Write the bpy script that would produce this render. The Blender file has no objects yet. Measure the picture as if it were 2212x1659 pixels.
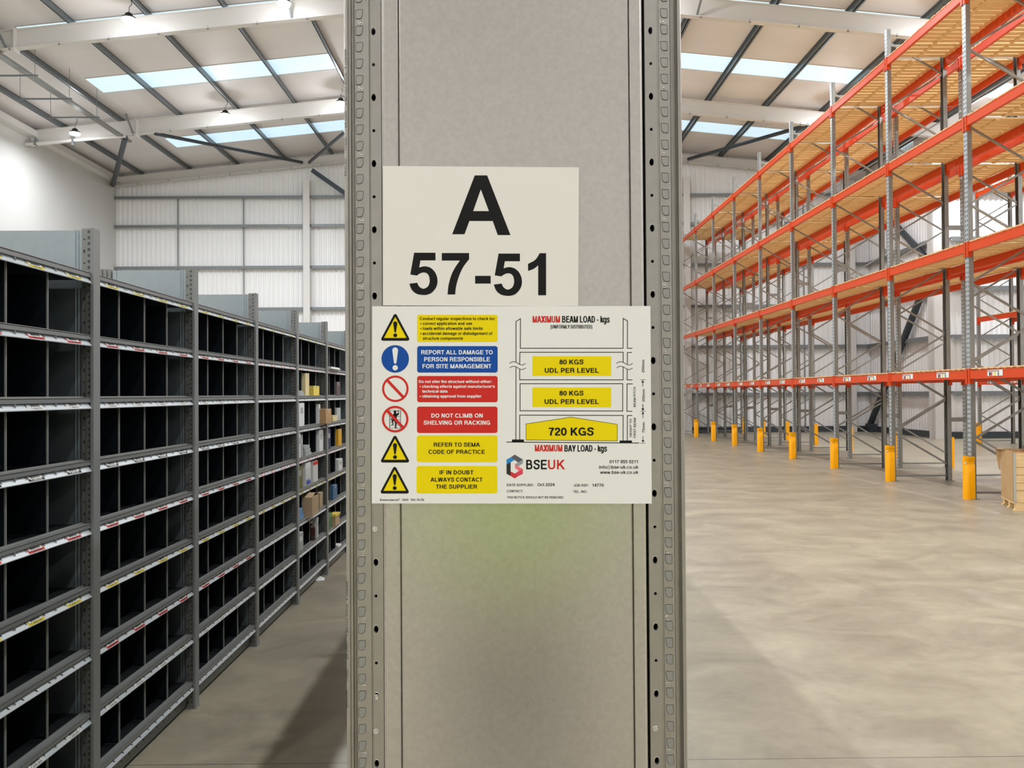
import bpy, math, random
from math import sin, cos, pi, radians
from mathutils import Vector, Matrix
from mathutils.geometry import tessellate_polygon
random.seed(7)
SC = bpy.context.scene
COL = SC.collection

# ------------------------------------------------------------------ camera (image taken as 2212 x 1659)
F, PITCH, ROLL, YAW = 1740.0, .0121, .0068, .0068
def cam_dir(x, d, u):
    cp, sp = cos(PITCH), sin(PITCH)
    y = cp*d - sp*u; z = sp*d + cp*u
    c, s = cos(YAW), sin(YAW)
    return Vector((c*x + s*y, -s*x + c*y, z))
def ray(px, py):
    a, b = px-1106, py-829.5
    c, s = cos(ROLL), sin(ROLL)
    return cam_dir((c*a - s*b)/F, 1, -(s*a + c*b)/F)
def atY(px, py, Y):
    q = ray(px, py); return q*(Y/q.y)
right, up, fwd = cam_dir(cos(ROLL), 0, -sin(ROLL)), cam_dir(sin(ROLL), 0, cos(ROLL)), cam_dir(0, 1, 0)
cd = bpy.data.cameras.new('camera'); cam = bpy.data.objects.new('camera', cd); COL.objects.link(cam)
cd.sensor_width = 36; cd.lens = 36*F/2212; cd.clip_start = .05; cd.clip_end = 200
cam.matrix_world = Matrix(((right.x, up.x, -fwd.x, 0), (right.y, up.y, -fwd.y, 0), (right.z, up.z, -fwd.z, 0), (0, 0, 0, 1)))
SC.camera = cam

# ------------------------------------------------------------------ world, exposure
W = bpy.data.worlds.new('sky'); SC.world = W; W.use_nodes = True
W.node_tree.nodes['Background'].inputs[0].default_value = (.75, .86, 1, 1)
W.node_tree.nodes['Background'].inputs[1].default_value = 1.0
SC.view_settings.view_transform = 'Standard'; SC.view_settings.look = 'None'
SC.view_settings.gamma = 1; SC.view_settings.use_curve_mapping = False
SC.view_settings.exposure = 0.0
LAMP_W = 80.0
DOWN_W = 275.0
LCOL = (.93, .955, 1.0)
SKY_E = 1.9
cy = SC.cycles
cy.use_denoising = True; cy.max_bounces = 8; cy.diffuse_bounces = 5; cy.glossy_bounces = 4; cy.sample_clamp_indirect = 6

FLOOR = -1.72
# ------------------------------------------------------------------ materials
def lin(c):
    return tuple(((v/255)/12.92 if v/255 <= .04045 else ((v/255+.055)/1.055)**2.4) for v in c) + (1,)
MATS = {}
def mat(name, rgb, rough=.5, metal=0, var=0, vscale=8, bump=0, bscale=60, stretch=None, emit=0, spec=.5):
    if name in MATS: return MATS[name]
    m = bpy.data.materials.new(name); m.use_nodes = True; MATS[name] = m
    nt = m.node_tree; b = nt.nodes['Principled BSDF']
    col = lin(rgb)
    b.inputs['Base Color'].default_value = col; b.inputs['Roughness'].default_value = rough
    b.inputs['Metallic'].default_value = metal; b.inputs['Specular IOR Level'].default_value = spec
    if emit:
        b.inputs['Emission Color'].default_value = col; b.inputs['Emission Strength'].default_value = emit
    if var or bump:
        tc = nt.nodes.new('ShaderNodeTexCoord'); mp = nt.nodes.new('ShaderNodeMapping')
        nt.links.new(tc.outputs['Object'], mp.inputs[0])
        if stretch: mp.inputs['Scale'].default_value = stretch
    if var:
        n = nt.nodes.new('ShaderNodeTexNoise'); n.inputs['Scale'].default_value = vscale; n.inputs['Detail'].default_value = 5
        nt.links.new(mp.outputs[0], n.inputs['Vector'])
        r = nt.nodes.new('ShaderNodeValToRGB')
        r.color_ramp.elements[0].position = .3; r.color_ramp.elements[1].position = .7
        r.color_ramp.elements[0].color = tuple(v*(1-var) for v in col[:3]) + (1,)
        r.color_ramp.elements[1].color = tuple(min(1, v*(1+var)) for v in col[:3]) + (1,)
        nt.links.new(n.outputs[0], r.inputs[0]); nt.links.new(r.outputs[0], b.inputs['Base Color'])
    if bump:
        n2 = nt.nodes.new('ShaderNodeTexNoise'); n2.inputs['Scale'].default_value = bscale; n2.inputs['Detail'].default_value = 3
        nt.links.new(mp.outputs[0], n2.inputs['Vector'])
        bp = nt.nodes.new('ShaderNodeBump'); bp.inputs['Strength'].default_value = bump; bp.inputs['Distance'].default_value = .002
        nt.links.new(n2.outputs[0], bp.inputs['Height']); nt.links.new(bp.outputs[0], b.inputs['Normal'])
    return m

GALV = mat('galvanised_sheet', (209, 204, 199), .29, .9, var=.05, vscale=140, bump=.015, bscale=900)
GALV2 = mat('galvanised_post', (176, 172, 165), .36, .85, var=.05, vscale=40)
TABM = mat('pressed_tab_steel', (150, 148, 142), .6, .55)
GALVS = mat('galvanised_side_panel', (176, 186, 190), .33, .8, var=.04, vscale=30)
ZINC = mat('zinc_plated', (215, 215, 212), .18, 1)
SLOTG = mat('slot_shade_grey', (84, 86, 86), .5, .4)  # flat darker grey plates stand in for shade in the slots
DARKHOLE = mat('dark_slot', (14, 15, 16), .8)
POST = mat('grey_painted_post', (134, 136, 134), .42, .1)
RAIL = mat('grey_shelf_rail', (136, 139, 138), .4, .25)
STRIP = mat('pale_grey_label_strip', (196, 202, 204), .35, .15)
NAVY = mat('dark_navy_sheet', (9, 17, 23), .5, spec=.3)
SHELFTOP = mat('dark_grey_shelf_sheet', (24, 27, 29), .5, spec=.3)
EDGE = mat('pale_sheet_edge', (150, 150, 145), .4, .2)
WHITEP = mat('white_painted_steel', (216, 214, 211), .5)
PURL = mat('galvanised_purlin', (112, 120, 124), .35, .55)
DKSTEEL = mat('dark_grey_tube', (62, 70, 76), .4, .2)
GIRT = mat('grey_girt', (128, 133, 135), .45, .3)
CLAD = mat('white_wall_cladding', (240, 240, 240), .45)
PLASTER = mat('white_plaster', (206, 206, 204), .8, var=.02, vscale=.5)
ROOFM = mat('off_white_roof_liner', (232, 228, 228), .55, var=.03, vscale=1.2, stretch=(.2, 1, 1))
ORANGE = mat('orange_red_beam_paint', (216, 72, 18), .4, spec=.3)
UPR = mat('galvanised_rack_steel', (146, 146, 142), .4, .6, var=.06, vscale=6)
WOOD = mat('pale_pine_slat', (230, 194, 140), .7, var=.12, vscale=3, stretch=(1, 14, 14))
YEL = mat('yellow_guard_plastic', (255, 174, 0), .45, spec=.25)
BLACKP = mat('black_print', (20, 20, 20), .5, spec=.2)
WHITEPR = mat('white_print', (236, 236, 232), .5)
SIGNW = mat('white_sign_board', (234, 233, 226), .38, spec=.4)
SIGNA = mat('cream_white_sign_board', (231, 227, 218), .38, spec=.4)
YELP = mat('yellow_print', (238, 214, 0), .45, spec=.2)
BLUEP = mat('blue_print', (20, 76, 160), .45, spec=.2)
REDP = mat('red_print', (204, 46, 38), .45, spec=.2)
CARD = mat('brown_cardboard', (188, 152, 106), .8, var=.05, vscale=5)
GREYP = mat('grey_print', (120, 124, 128), .5)

# floor: worn polished concrete with saw-cut joints
def floor_mat():
    m = bpy.data.materials.new('polished_concrete'); m.use_nodes = True; nt = m.node_tree; b = nt.nodes['Principled BSDF']
    N = nt.nodes.new; L = nt.links.new
    tc = N('ShaderNodeTexCoord'); mp = N('ShaderNodeMapping'); mp.inputs['Scale'].default_value = (1, 1.4, 1); L(tc.outputs['Object'], mp.inputs[0])
    n = N('ShaderNodeTexNoise'); n.inputs['Scale'].default_value = 1.5; n.inputs['Detail'].default_value = 9; n.inputs['Roughness'].default_value = .66; n.inputs['Distortion'].default_value = .6
    L(mp.outputs[0], n.inputs['Vector'])
    r = N('ShaderNodeValToRGB'); e = r.color_ramp.elements
    e[0].position, e[0].color = .34, lin((144, 136, 119)); e[1].position, e[1].color = .66, lin((172, 163, 141))
    L(n.outputs[0], r.inputs[0])
    n2 = N('ShaderNodeTexNoise'); n2.inputs['Scale'].default_value = 14; n2.inputs['Detail'].default_value = 4; L(tc.outputs['Object'], n2.inputs['Vector'])
    r2 = N('ShaderNodeValToRGB'); r2.color_ramp.elements[0].position = .3; r2.color_ramp.elements[0].color = (.86, .86, .86, 1); r2.color_ramp.elements[1].position = .62
    L(n2.outputs[0], r2.inputs[0])
    mx = N('ShaderNodeMix'); mx.data_type = 'RGBA'; mx.blend_type = 'MULTIPLY'; mx.inputs[0].default_value = .6
    L(r.outputs[0], mx.inputs[6]); L(r2.outputs[0], mx.inputs[7])
    sep = N('ShaderNodeSeparateXYZ'); L(tc.outputs['Object'], sep.inputs[0])
    def line(sock, off, per, wd):
        a = N('ShaderNodeMath'); a.operation = 'SUBTRACT'; L(sock, a.inputs[0]); a.inputs[1].default_value = off - per/2
        q = N('ShaderNodeMath'); q.operation = 'PINGPONG'; L(a.outputs[0], q.inputs[0]); q.inputs[1].default_value = per/2
        c = N('ShaderNodeMath'); c.operation = 'GREATER_THAN'; L(q.outputs[0], c.inputs[0]); c.inputs[1].default_value = per/2 - wd
        return c
    l1 = line(sep.outputs[1], 3.79, 5.3, .003); l2 = line(sep.outputs[0], 5.1, 10.6, .003)
    mxx = N('ShaderNodeMath'); mxx.operation = 'MAXIMUM'; L(l1.outputs[0], mxx.inputs[0]); L(l2.outputs[0], mxx.inputs[1])
    m2 = N('ShaderNodeMix'); m2.data_type = 'RGBA'; L(mxx.outputs[0], m2.inputs[0]); L(mx.outputs[2], m2.inputs[6]); m2.inputs[7].default_value = lin((96, 90, 82))
    L(m2.outputs[2], b.inputs['Base Color'])
    rr = N('ShaderNodeMapRange'); L(n.outputs[0], rr.inputs[0]); rr.inputs[3].default_value = .28; rr.inputs[4].default_value = .48
    L(rr.outputs[0], b.inputs['Roughness'])
    return m
# rack upright face with its rows of small keyholes
def perf_mat():
    m = bpy.data.materials.new('perforated_rack_face'); m.use_nodes = True; nt = m.node_tree; b = nt.nodes['Principled BSDF']
    N = nt.nodes.new; L = nt.links.new
    b.inputs['Metallic'].default_value = .6; b.inputs['Roughness'].default_value = .4
    tc = N('ShaderNodeTexCoord'); sep = N('ShaderNodeSeparateXYZ'); L(tc.outputs['Object'], sep.inputs[0])
    def pp(sock, off, per):
        a = N('ShaderNodeMath'); a.operation = 'ADD'; L(sock, a.inputs[0]); a.inputs[1].default_value = off
        q = N('ShaderNodeMath'); q.operation = 'PINGPONG'; L(a.outputs[0], q.inputs[0]); q.inputs[1].default_value = per/2
        return q
    z = pp(sep.outputs[2], 0, .075); y = pp(sep.outputs[1], 0, .05)
    c1 = N('ShaderNodeMath'); c1.operation = 'LESS_THAN'; L(z.outputs[0], c1.inputs[0]); c1.inputs[1].default_value = .017
    c2 = N('ShaderNodeMath'); c2.operation = 'GREATER_THAN'; L(y.outputs[0], c2.inputs[0]); c2.inputs[1].default_value = .016
    c3 = N('ShaderNodeMath'); c3.operation = 'MULTIPLY'; L(c1.outputs[0], c3.inputs[0]); L(c2.outputs[0], c3.inputs[1])
    mx = N('ShaderNodeMix'); mx.data_type = 'RGBA'; L(c3.outputs[0], mx.inputs[0])
    mx.inputs[6].default_value = lin((190, 196, 198)); mx.inputs[7].default_value = lin((52, 54, 56))
    L(mx.outputs[2], b.inputs['Base Color'])
    return m
PERF = perf_mat()

# ------------------------------------------------------------------ mesh helpers
class MB:
    def __init__(s): s.v = []; s.f = []; s.m = []; s.mats = []
    def mi(s, m):
        if m not in s.mats: s.mats.append(m)
        return s.mats.index(m)
    def poly(s, pts, m):
        b = len(s.v); s.v += [tuple(p) for p in pts]; s.f.append(tuple(range(b, b+len(pts)))); s.m.append(s.mi(m))
    def faces(s, pts, fs, m):
        b = len(s.v); s.v += [tuple(p) for p in pts]; k = s.mi(m)
        for f in fs: s.f.append(tuple(b+i for i in f)); s.m.append(k)
    def box(s, x0, x1, y0, y1, z0, z1, m):
        s.faces([(x0,y0,z0),(x1,y0,z0),(x1,y1,z0),(x0,y1,z0),(x0,y0,z1),(x1,y0,z1),(x1,y1,z1),(x0,y1,z1)],
                [(0,3,2,1),(4,5,6,7),(0,1,5,4),(1,2,6,5),(2,3,7,6),(3,0,4,7)], m)
    def bar(s, p0, p1, w, h, m, upv=(0,0,1)):
        p0, p1 = Vector(p0), Vector(p1); d = (p1-p0).normalized(); u = Vector(upv)
        if abs(d.dot(u)) > .99: u = Vector((0,1,0))
        r = d.cross(u).normalized(); u = r.cross(d)
        c = [r*(-w/2)+u*(-h/2), r*(w/2)+u*(-h/2), r*(w/2)+u*(h/2), r*(-w/2)+u*(h/2)]
        s.faces([p0+q for q in c]+[p1+q for q in c], [(0,3,2,1),(4,5,6,7),(0,1,5,4),(1,2,6,5),(2,3,7,6),(3,0,4,7)], m)
    def tube(s, p0, p1, r, m, n=10, r1=None, caps=True):
        p0, p1 = Vector(p0), Vector(p1); d = (p1-p0).normalized(); u = Vector((0,0,1)) if abs(d.z) < .9 else Vector((0,1,0))
        a = d.cross(u).normalized(); b = a.cross(d); r1 = r if r1 is None else r1
        P = [p0+(a*cos(2*pi*i/n)+b*sin(2*pi*i/n))*r for i in range(n)]+[p1+(a*cos(2*pi*i/n)+b*sin(2*pi*i/n))*r1 for i in range(n)]
        fs = [(i,(i+1)%n,n+(i+1)%n,n+i) for i in range(n)]
        if caps: fs += [tuple(range(n-1,-1,-1)), tuple(range(n,2*n))]
        s.faces(P, fs, m)
    def lathe(s, c, prof, m, n=20):
        c = Vector(c); P = []
        for r, z in prof: P += [c+Vector((r*cos(2*pi*i/n), r*sin(2*pi*i/n), z)) for i in range(n)]
        k = len(prof); fs = [(j*n+i, j*n+(i+1)%n, (j+1)*n+(i+1)%n, (j+1)*n+i) for j in range(k-1) for i in range(n)]
        s.faces(P, fs, m)
    def extrude(s, prof, z0, z1, m):           # open plan profile (x, y) drawn up along z
        n = len(prof)
        s.faces([(x,y,z0) for x,y in prof]+[(x,y,z1) for x,y in prof], [(i,i+1,n+i+1,n+i) for i in range(n-1)], m)
    def ibeam(s, p0, p1, h, w, m, tf=.02, tw=.014):   # p0, p1 at the underside centre
        p0, p1 = Vector(p0), Vector(p1); U = Vector((0,0,1))
        s.bar(p0+U*tf/2, p1+U*tf/2, w, tf, m); s.bar(p0+U*(h-tf/2), p1+U*(h-tf/2), w, tf, m); s.bar(p0+U*h/2, p1+U*h/2, tw, h-2*tf, m)
    def mesh(s, name, smooth=False):
        me = bpy.data.meshes.new(name); me.from_pydata(s.v, [], s.f)
        for m in s.mats: me.materials.append(m)
        me.polygons.foreach_set('material_index', s.m)
        if smooth: me.polygons.foreach_set('use_smooth', [True]*len(s.f))
        me.update(); return me
def link(name, me, parent=None, loc=None, rz=0, **props):
    o = bpy.data.objects.new(name, me); COL.objects.link(o)
    if parent: o.parent = parent
    if loc: o.location = loc
    if rz: o.rotation_euler.z = rz
    for k, v in props.items(): o[k] = v
    return o
def put(name, mb, parent=None, loc=None, smooth=False, **props): return link(name, mb.mesh(name, smooth), parent, loc, **props)
def thing(name, label, cat, loc=(0,0,0), rz=0, group=None):
    o = bpy.data.objects.new(name, None); COL.objects.link(o); o.location = loc; o.rotation_euler.z = rz; o.empty_display_size = .1
    o['label'] = label; o['category'] = cat
    if group: o['group'] = group
    return o
def tag(o, label, cat, group=None):
    o['label'] = label; o['category'] = cat
    if group: o['group'] = group
    return o
def copy_tree(o, parent=None):
    c = o.copy(); COL.objects.link(c)
    if parent: c.parent = parent
    for ch in list(o.children): copy_tree(ch, c)
    return c

# ------------------------------------------------------------------ building: floor, walls, roof
XL_W, XR_W, YB, YF, RIDGE, SL = -16.7, 20.0, 34.6, -14.0, 11.15, .1
XSIDE, YREC = 15.7, 28.95
def roofz(x): return RIDGE - SL*abs(x)
mb = MB(); mb.box(XL_W-.2, XR_W+.2, YF-.2, YB+.2, FLOOR-.15, FLOOR, floor_mat()); put('floor', mb, kind='structure')

def ribbed(name, p0, p1, inward, zb=FLOOR, pitch=.2, depth=.035, flat=False):
    """profiled steel sheet standing from p0 to p1 (plan points), ribs towards inward"""
    p0, p1, nrm = Vector((*p0, 0)), Vector((*p1, 0)), Vector((*inward, 0)); L = (p1-p0).length; d = (p1-p0)/L
    prof = []; t = 0
    while t < L-1e-6:
        for a, o in ((0, 0), (.09, 0), (.115, depth), (.175, depth)):
            if t+a*pitch/.2 < L: prof.append((t+a*pitch/.2, o))
        t += pitch
    prof.append((L, 0)); pts = [p0+d*a+nrm*o for a, o in prof]; n = len(pts)
    mbb = MB(); mbb.faces([(q.x, q.y, zb) for q in pts]+[(q.x, q.y, roofz(q.x)) for q in pts], [(i, i+1, n+i+1, n+i) for i in range(n-1)], CLAD)
    return put(name, mbb, kind='structure')
wb = ribbed('wall_back', (XL_W, YB), (XSIDE, YB), (0, -1))
ws = ribbed('wall_side', (XSIDE, YB), (XSIDE, YREC), (-1, 0))
wr = ribbed('wall_recess', (XSIDE, YREC), (XR_W, YREC), (0, -1))
mb = MB(); mb.box(XL_W-.15, XL_W, YF, YB, FLOOR, roofz(XL_W)+.1, PLASTER); wl = put('wall_left', mb, kind='structure')
mb = MB(); mb.box(XR_W, XR_W+.15, YF, YREC, FLOOR, 9.3, PLASTER); put('wall_right', mb, kind='structure')
mb = MB(); mb.box(XL_W, XR_W, YF-.15, YF, FLOOR, RIDGE+.1, PLASTER); put('wall_front', mb, kind='structure')
for nm, a in (('baseboard_back', (XL_W, XSIDE, YB-.1, YB-.04)), ('baseboard_side', (XSIDE-.1, XSIDE-.04, YREC, YB)), ('baseboard_recess', (XSIDE+.1, XR_W, YREC-.1, YREC-.04))):
    mb = MB(); mb.box(*a, FLOOR, FLOOR+.24, DKSTEEL); put(nm, mb, kind='structure')
# girts, rods, columns are parts of their walls
for z in (8.5, 7.27, 5.5, 3.72, 1.98, -.05):
    mb = MB(); mb.box(XL_W+.02, XSIDE-.05, YB-.224, YB-.04, z-.02, z+.029, GIRT); mb.box(XL_W+.02, XSIDE-.05, YB-.24, YB-.225, z-.09, z+.03, GIRT); put('girt', mb, wb)
    if z < 8:
        mb = MB(); mb.box(XSIDE-.224, XSIDE-.04, YREC+.2, YB-.2, z-.02, z+.029, GIRT); mb.box(XSIDE-.24, XSIDE-.225, YREC+.2, YB-.2, z-.13, z+.03, GIRT); put('girt', mb, ws)
        mb = MB(); mb.box(XSIDE+.3, XR_W, YREC-.224, YREC-.04, z-.02, z+.029, GIRT); mb.box(XSIDE+.3, XR_W, YREC-.24, YREC-.225, z-.13, z+.03, GIRT); put('girt', mb, wr)
for x in (-14.0, -11.2, -5.6, -2.8, 2.5, 5.1, 10.3, 12.8):
    mb = MB(); mb.box(x-.02, x+.02, YB-.17, YB-.13, FLOOR, 8.5, GIRT); put('sag_rod', mb, wb)
for x in (-8.45, -.35, 7.72, 14.75):
    mb = MB(); y = YB-.32
    for yy in (y-.14, y+.12): mb.box(x-.14, x+.14, yy, yy+.02, FLOOR, roofz(x)-1.15, WHITEP)
    mb.box(x-.008, x+.008, y-.13, y+.13, FLOOR, roofz(x)-1.15, WHITEP)
    put('column', mb, wb)
mb = MB(); mb.box(15.3, 15.62, YREC-.3, YREC-.27, FLOOR, 9.0, WHITEP); mb.box(15.3, 15.62, YREC+.1, YREC+.13, FLOOR, 9.0, WHITEP); mb.box(15.45, 15.47, YREC-.28, YREC+.1, FLOOR, 9.0, WHITEP); put('column', mb, ws)
mb = MB(); mb.tube((15.45, YREC+.1, 4.45), (15.45, YB-.4, -1.45), .13, DKSTEEL); mb.box(15.3, 15.6, YB-.75, YB-.3, FLOOR, FLOOR+.35, DKSTEEL); put('brace', mb, ws)
mb = MB(); mb.bar((15.45, YREC+.1, 4.6), (15.45, YB-.3, 8.5), .1, .22, DKSTEEL); put('brace', mb, ws)
mb = MB(); mb.bar((-8.2, YB-.45, 9.55), (-.4, YB-.45, 4.0), .1, .18, DKSTEEL); put('brace', mb, wb)
mb = MB(); mb.box(XL_W, XL_W+.35, YF, YB, 9.08, 9.3, WHITEP); put('eaves_beam', mb, wl)

BANDS = [(-3.5, -2.3), (0, 1.2), (7, 8.2), (10.5, 11.7), (14, 15.2), (17.6, 18.8), (21.38, 22.5), (24.9, 26.1), (30.7, 31.9)]  # bands before the first rafter in view are unseen, added for light
XB = {-1: [0, 5.45, 13.0, -XL_W], 1: [0, 5.45, 13.0, 15.3, 17.0, XR_W]}
mb = MB(); ys = [YF]+[v for b in BANDS for v in b]+[YB]
for sg in (-1, 1):
    for i in range(len(XB[sg])-1):
        x0, x1 = sg*XB[sg][i], sg*XB[sg][i+1]
        for j in range(len(ys)-1):
            if i in (1, 3) and j % 2 == 1: continue
            mb.poly([(x0, ys[j], roofz(x0)), (x1, ys[j], roofz(x1)), (x1, ys[j+1], roofz(x1)), (x0, ys[j+1], roofz(x0))], ROOFM)
ceil = put('ceiling', mb, kind='structure')
# roof lights: translucent ribbed panes between the purlins, lit by the sky outside
SKYP = bpy.data.materials.new('translucent_rooflight'); SKYP.use_nodes = True; nt = SKYP.node_tree; b = nt.nodes['Principled BSDF']
b.inputs['Base Color'].default_value = lin((205, 225, 235)); b.inputs['Roughness'].default_value = .3
tc = nt.nodes.new('ShaderNodeTexCoord'); wv = nt.nodes.new('ShaderNodeTexWave'); wv.bands_direction = 'Y'; wv.inputs['Scale'].default_value = 1.6; wv.inputs['Distortion'].default_value = .3
nt.links.new(tc.outputs['Object'], wv.inputs[0]); rp = nt.nodes.new('ShaderNodeValToRGB')
rp.color_ramp.elements[0].color = lin((186, 220, 240)); rp.color_ramp.elements[1].color = lin((208, 236, 252)); nt.links.new(wv.outputs[0], rp.inputs[0])
nt.links.new(rp.outputs[0], b.inputs['Emission Color']); b.inputs['Emission Strength'].default_value = SKY_E*.42
PX = {-1: [-(1.3+2.03*k) for k in range(8)], 1: [1.1+2.03*k for k in range(9)]}
wn = 0
for (y0, y1) in BANDS:
    for sg in (-1, 1):
        wn += 1; root = None
        spans = [(5.45, 13.0)] + ([(15.3, 17.0)] if sg == 1 else [])
        for a, c in spans:
            cuts = sorted([a]+[abs(p) for p in PX[sg] if a+.3 < abs(p) < c-.3]+[c])
            for u, v in zip(cuts, cuts[1:]):
                mb = MB(); n = 6
                for i in range(n):          # shallow corrugation of the sheet
                    ya, yb_ = y0+(y1-y0)*i/n, y0+(y1-y0)*(i+1)/n; ym = (ya+yb_)/2
                    for q0, q1, za, zb in ((ya, ym, 0, .012), (ym, yb_, .012, 0)):
                        mb.poly([(sg*u, q0, roofz(u)+za), (sg*v, q0, roofz(v)+za), (sg*v, q1, roofz(v)+zb), (sg*u, q1, roofz(u)+zb)], SKYP)
                if root is None:
                    fr = MB()
                    for yy in (y0, y1): fr.bar((sg*5.45, yy, roofz(5.45)), (sg*13.0, yy, roofz(13.0)), .03, .03, WHITEP)
                    root = put('window_%d' % wn, fr, kind='structure')
                put('pane', mb, root)
for sg in (-1, 1):
    for x in PX[sg]:
        for ya, yb_ in ((YF, YB-.02),) if x < XSIDE else ((YF, YREC),):
            mb = MB(); z = roofz(x)
            mb.box(x-.012, x+.012, ya, yb_, z-.2, z, PURL); mb.box(x-.012, x+.07, ya, yb_, z-.2, z-.185, PURL); mb.box(x-.07, x+.012, ya, yb_, z-.015, z, PURL)
            put('purlin', mb, ceil)
RY = [-6.8, .2, 7.2, 14.2, 21.2, 28.2, 34.25]
for y in RY:
    dep = .5 if y < 30 else .36
    for sg in (-1, 1):
        xe = XL_W+.1 if sg < 0 else (XR_W-.1 if y < 28 else 15.4)
        mb = MB(); top = RIDGE-.2
        mb.ibeam((0, y, top-dep), (xe, y, top-SL*abs(xe)-dep), dep, .2, WHITEP)
        k = 1
        while 1.3*k < abs(xe):
            x = sg*1.3*k; zz = top-SL*abs(x)-dep
            mb.tube((x, y-.06, zz-.015), (x, y-.06, zz+.05), .018, GIRT, 6); mb.tube((x, y-.06, zz+.02), (x, y-.06, zz-.025), .03, GIRT, 6); k += 1
        put('rafter', mb, ceil)
    if y < 30 and y > 10:
        for x in (-12.85, 12.6):
            mb = MB(); zz = roofz(x)-.2-dep; mb.box(x-.012, x+.012, y-.13, y+.13, zz-.1, zz+dep, WHITEP); put('end_plate', mb, ceil)
            for dx in (.3, -.9):
                pass
def brace(p0, p1, w=.1, h=.1, m=DKSTEEL):
    mb = MB(); mb.tube(p0, p1, w/2+.01, m, 8); put('brace', mb, ceil)
brace((-13.3, 28.2, 9.05), (-16.6, 34.1, 8.95), .17)
brace((-12.26, 28.2, 9.2), (-8.6, 34.1, 9.87), .11)
brace((-5.6, 28.2, 9.25), (-8.3, 34.1, 9.87), .11)
brace((10.7, 28.2, 9.4), (7.8, 34.1, 9.93), .13)
for x, y in ((-13.1, 21.2), (-5.6, 21.2), (5.1, 21.2), (-13.0, 28.2)):
    mb = MB(); mb.bar((x, y-.03, roofz(x)-.68), (x+.05, y-.7, roofz(x)-.2), .05, .05, GIRT); put('stay', mb, ceil)

# ------------------------------------------------------------------ high bay lamps (their light is in the builder)
LENS = mat('lit_lamp_lens', (255, 246, 225), .3, emit=14)
BLK = mat('black_lamp_housing', (40, 42, 44), .45)
hb = MB(); hb.lathe((0,0,0), [(0,.15),(.05,.15),(.06,.13),(.09,.12),(.095,.06),(.16,.04),(.175,0),(.165,-.005),(.16,.01)], BLK, 18); HB = hb.mesh('housing', True)
ln = MB(); ln.lathe((0,0,0), [(.168,.01),(.168,-.03),(.15,-.062),(.09,-.078),(0,-.08)], LENS, 18); LN = ln.mesh('lens', True)
ck = MB()
for a, c_ in (((0,0,.15),(.01,0,.3)), ((.01,0,.3),(.06,.03,.38)), ((.06,.03,.38),(.03,.05,.5))): ck.tube(a, c_, .008, BLK, 6)
CK = ck.mesh('cord')
LX = [(-14.6, 'nearest the left wall'), (-9.5, 'second from the left wall'), (-5.58, 'third from the left wall'), (3.7, 'just right of the roof ridge'), (11.2, 'behind the orange racks'), (16.2, 'nearest the right wall')]
RN = {-6.8: 'second rafter behind the camera', .2: 'rafter above the camera', 7.2: 'rafter over the shelving', 14.2: 'rafter just above the picture', 21.2: 'nearest rafter in the picture', 28.2: 'second rafter in the picture'}
for y in RY[:-1]:
    for x, pos in LX:
        if y == 21.2 and x < -14: continue
        z = roofz(x)-.54 if x > -14 else 9.06
        t = thing('high_bay_lamp', 'high bay lamp on the %s, %s' % (RN[y], pos), 'lamp', (x, y-.85, z-.1), group='high bay lamps under the rafters')
        link('housing', HB, t); link('lens', LN, t); link('cord', CK, t)
        ld = bpy.data.lights.new('lamp_light', 'POINT'); ld.shadow_soft_size = .11; ld.energy = LAMP_W*(.45 if x < -14 else 1); ld.color = LCOL
        lo = bpy.data.objects.new('lamp_light', ld); COL.objects.link(lo); lo.parent = t; lo.location = (0, 0, -.13)
        ld = bpy.data.lights.new('lamp_beam', 'AREA'); ld.shape = 'DISK'; ld.size = .3; ld.energy = DOWN_W*(.6 if x < -14 else 1); ld.color = LCOL; ld.spread = 2.9
        lo = bpy.data.objects.new('lamp_beam', ld); COL.objects.link(lo); lo.parent = t; lo.location = (0, 0, -.085)

# cable tray, its hangers and the conduit at the upper left
mb = MB(); x = -13.35; z = 9.02
mb.box(x-.1, x+.1, YF+1, 28.6, z, z+.006, UPR)
for sx in (-.1, .1): mb.box(x+sx-.004, x+sx+.004, YF+1, 28.6, z, z+.06, UPR)
tag(put('cable_tray', mb), 'perforated steel cable tray running back under the roof at upper left', 'cable tray')
for i, y in enumerate((22.34, 24.1, 25.72)):
    mb = MB(); mb.box(-14.58, -12.95, y-.02, y+.02, 8.9, 8.94, GIRT)
    for xx in (-14.5, -13.03): mb.tube((xx, y, 8.92), (xx, y, roofz(xx)), .008, GIRT, 6)
    tag(put('trapeze_hanger', mb), 'thin trapeze hanger of channel and two rods under the cable tray, %s' % ('nearest the camera', 'middle of three', 'farthest of three')[i], 'hanger', 'trapeze hangers')
mb = MB(); mb.tube((-16.68, 28.0, 8.78), (-13.2, 28.0, 9.06), .055, WHITEP, 12)
for q in (-16.3, -15.0): mb.box(q-.03, q+.03, 27.93, 28.07, 8.74, 8.98+(.0 if q < -16 else .06), GIRT)
tag(put('conduit_pipe', mb), 'white round pipe along the bottom of the second rafter at left', 'pipe')

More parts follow.
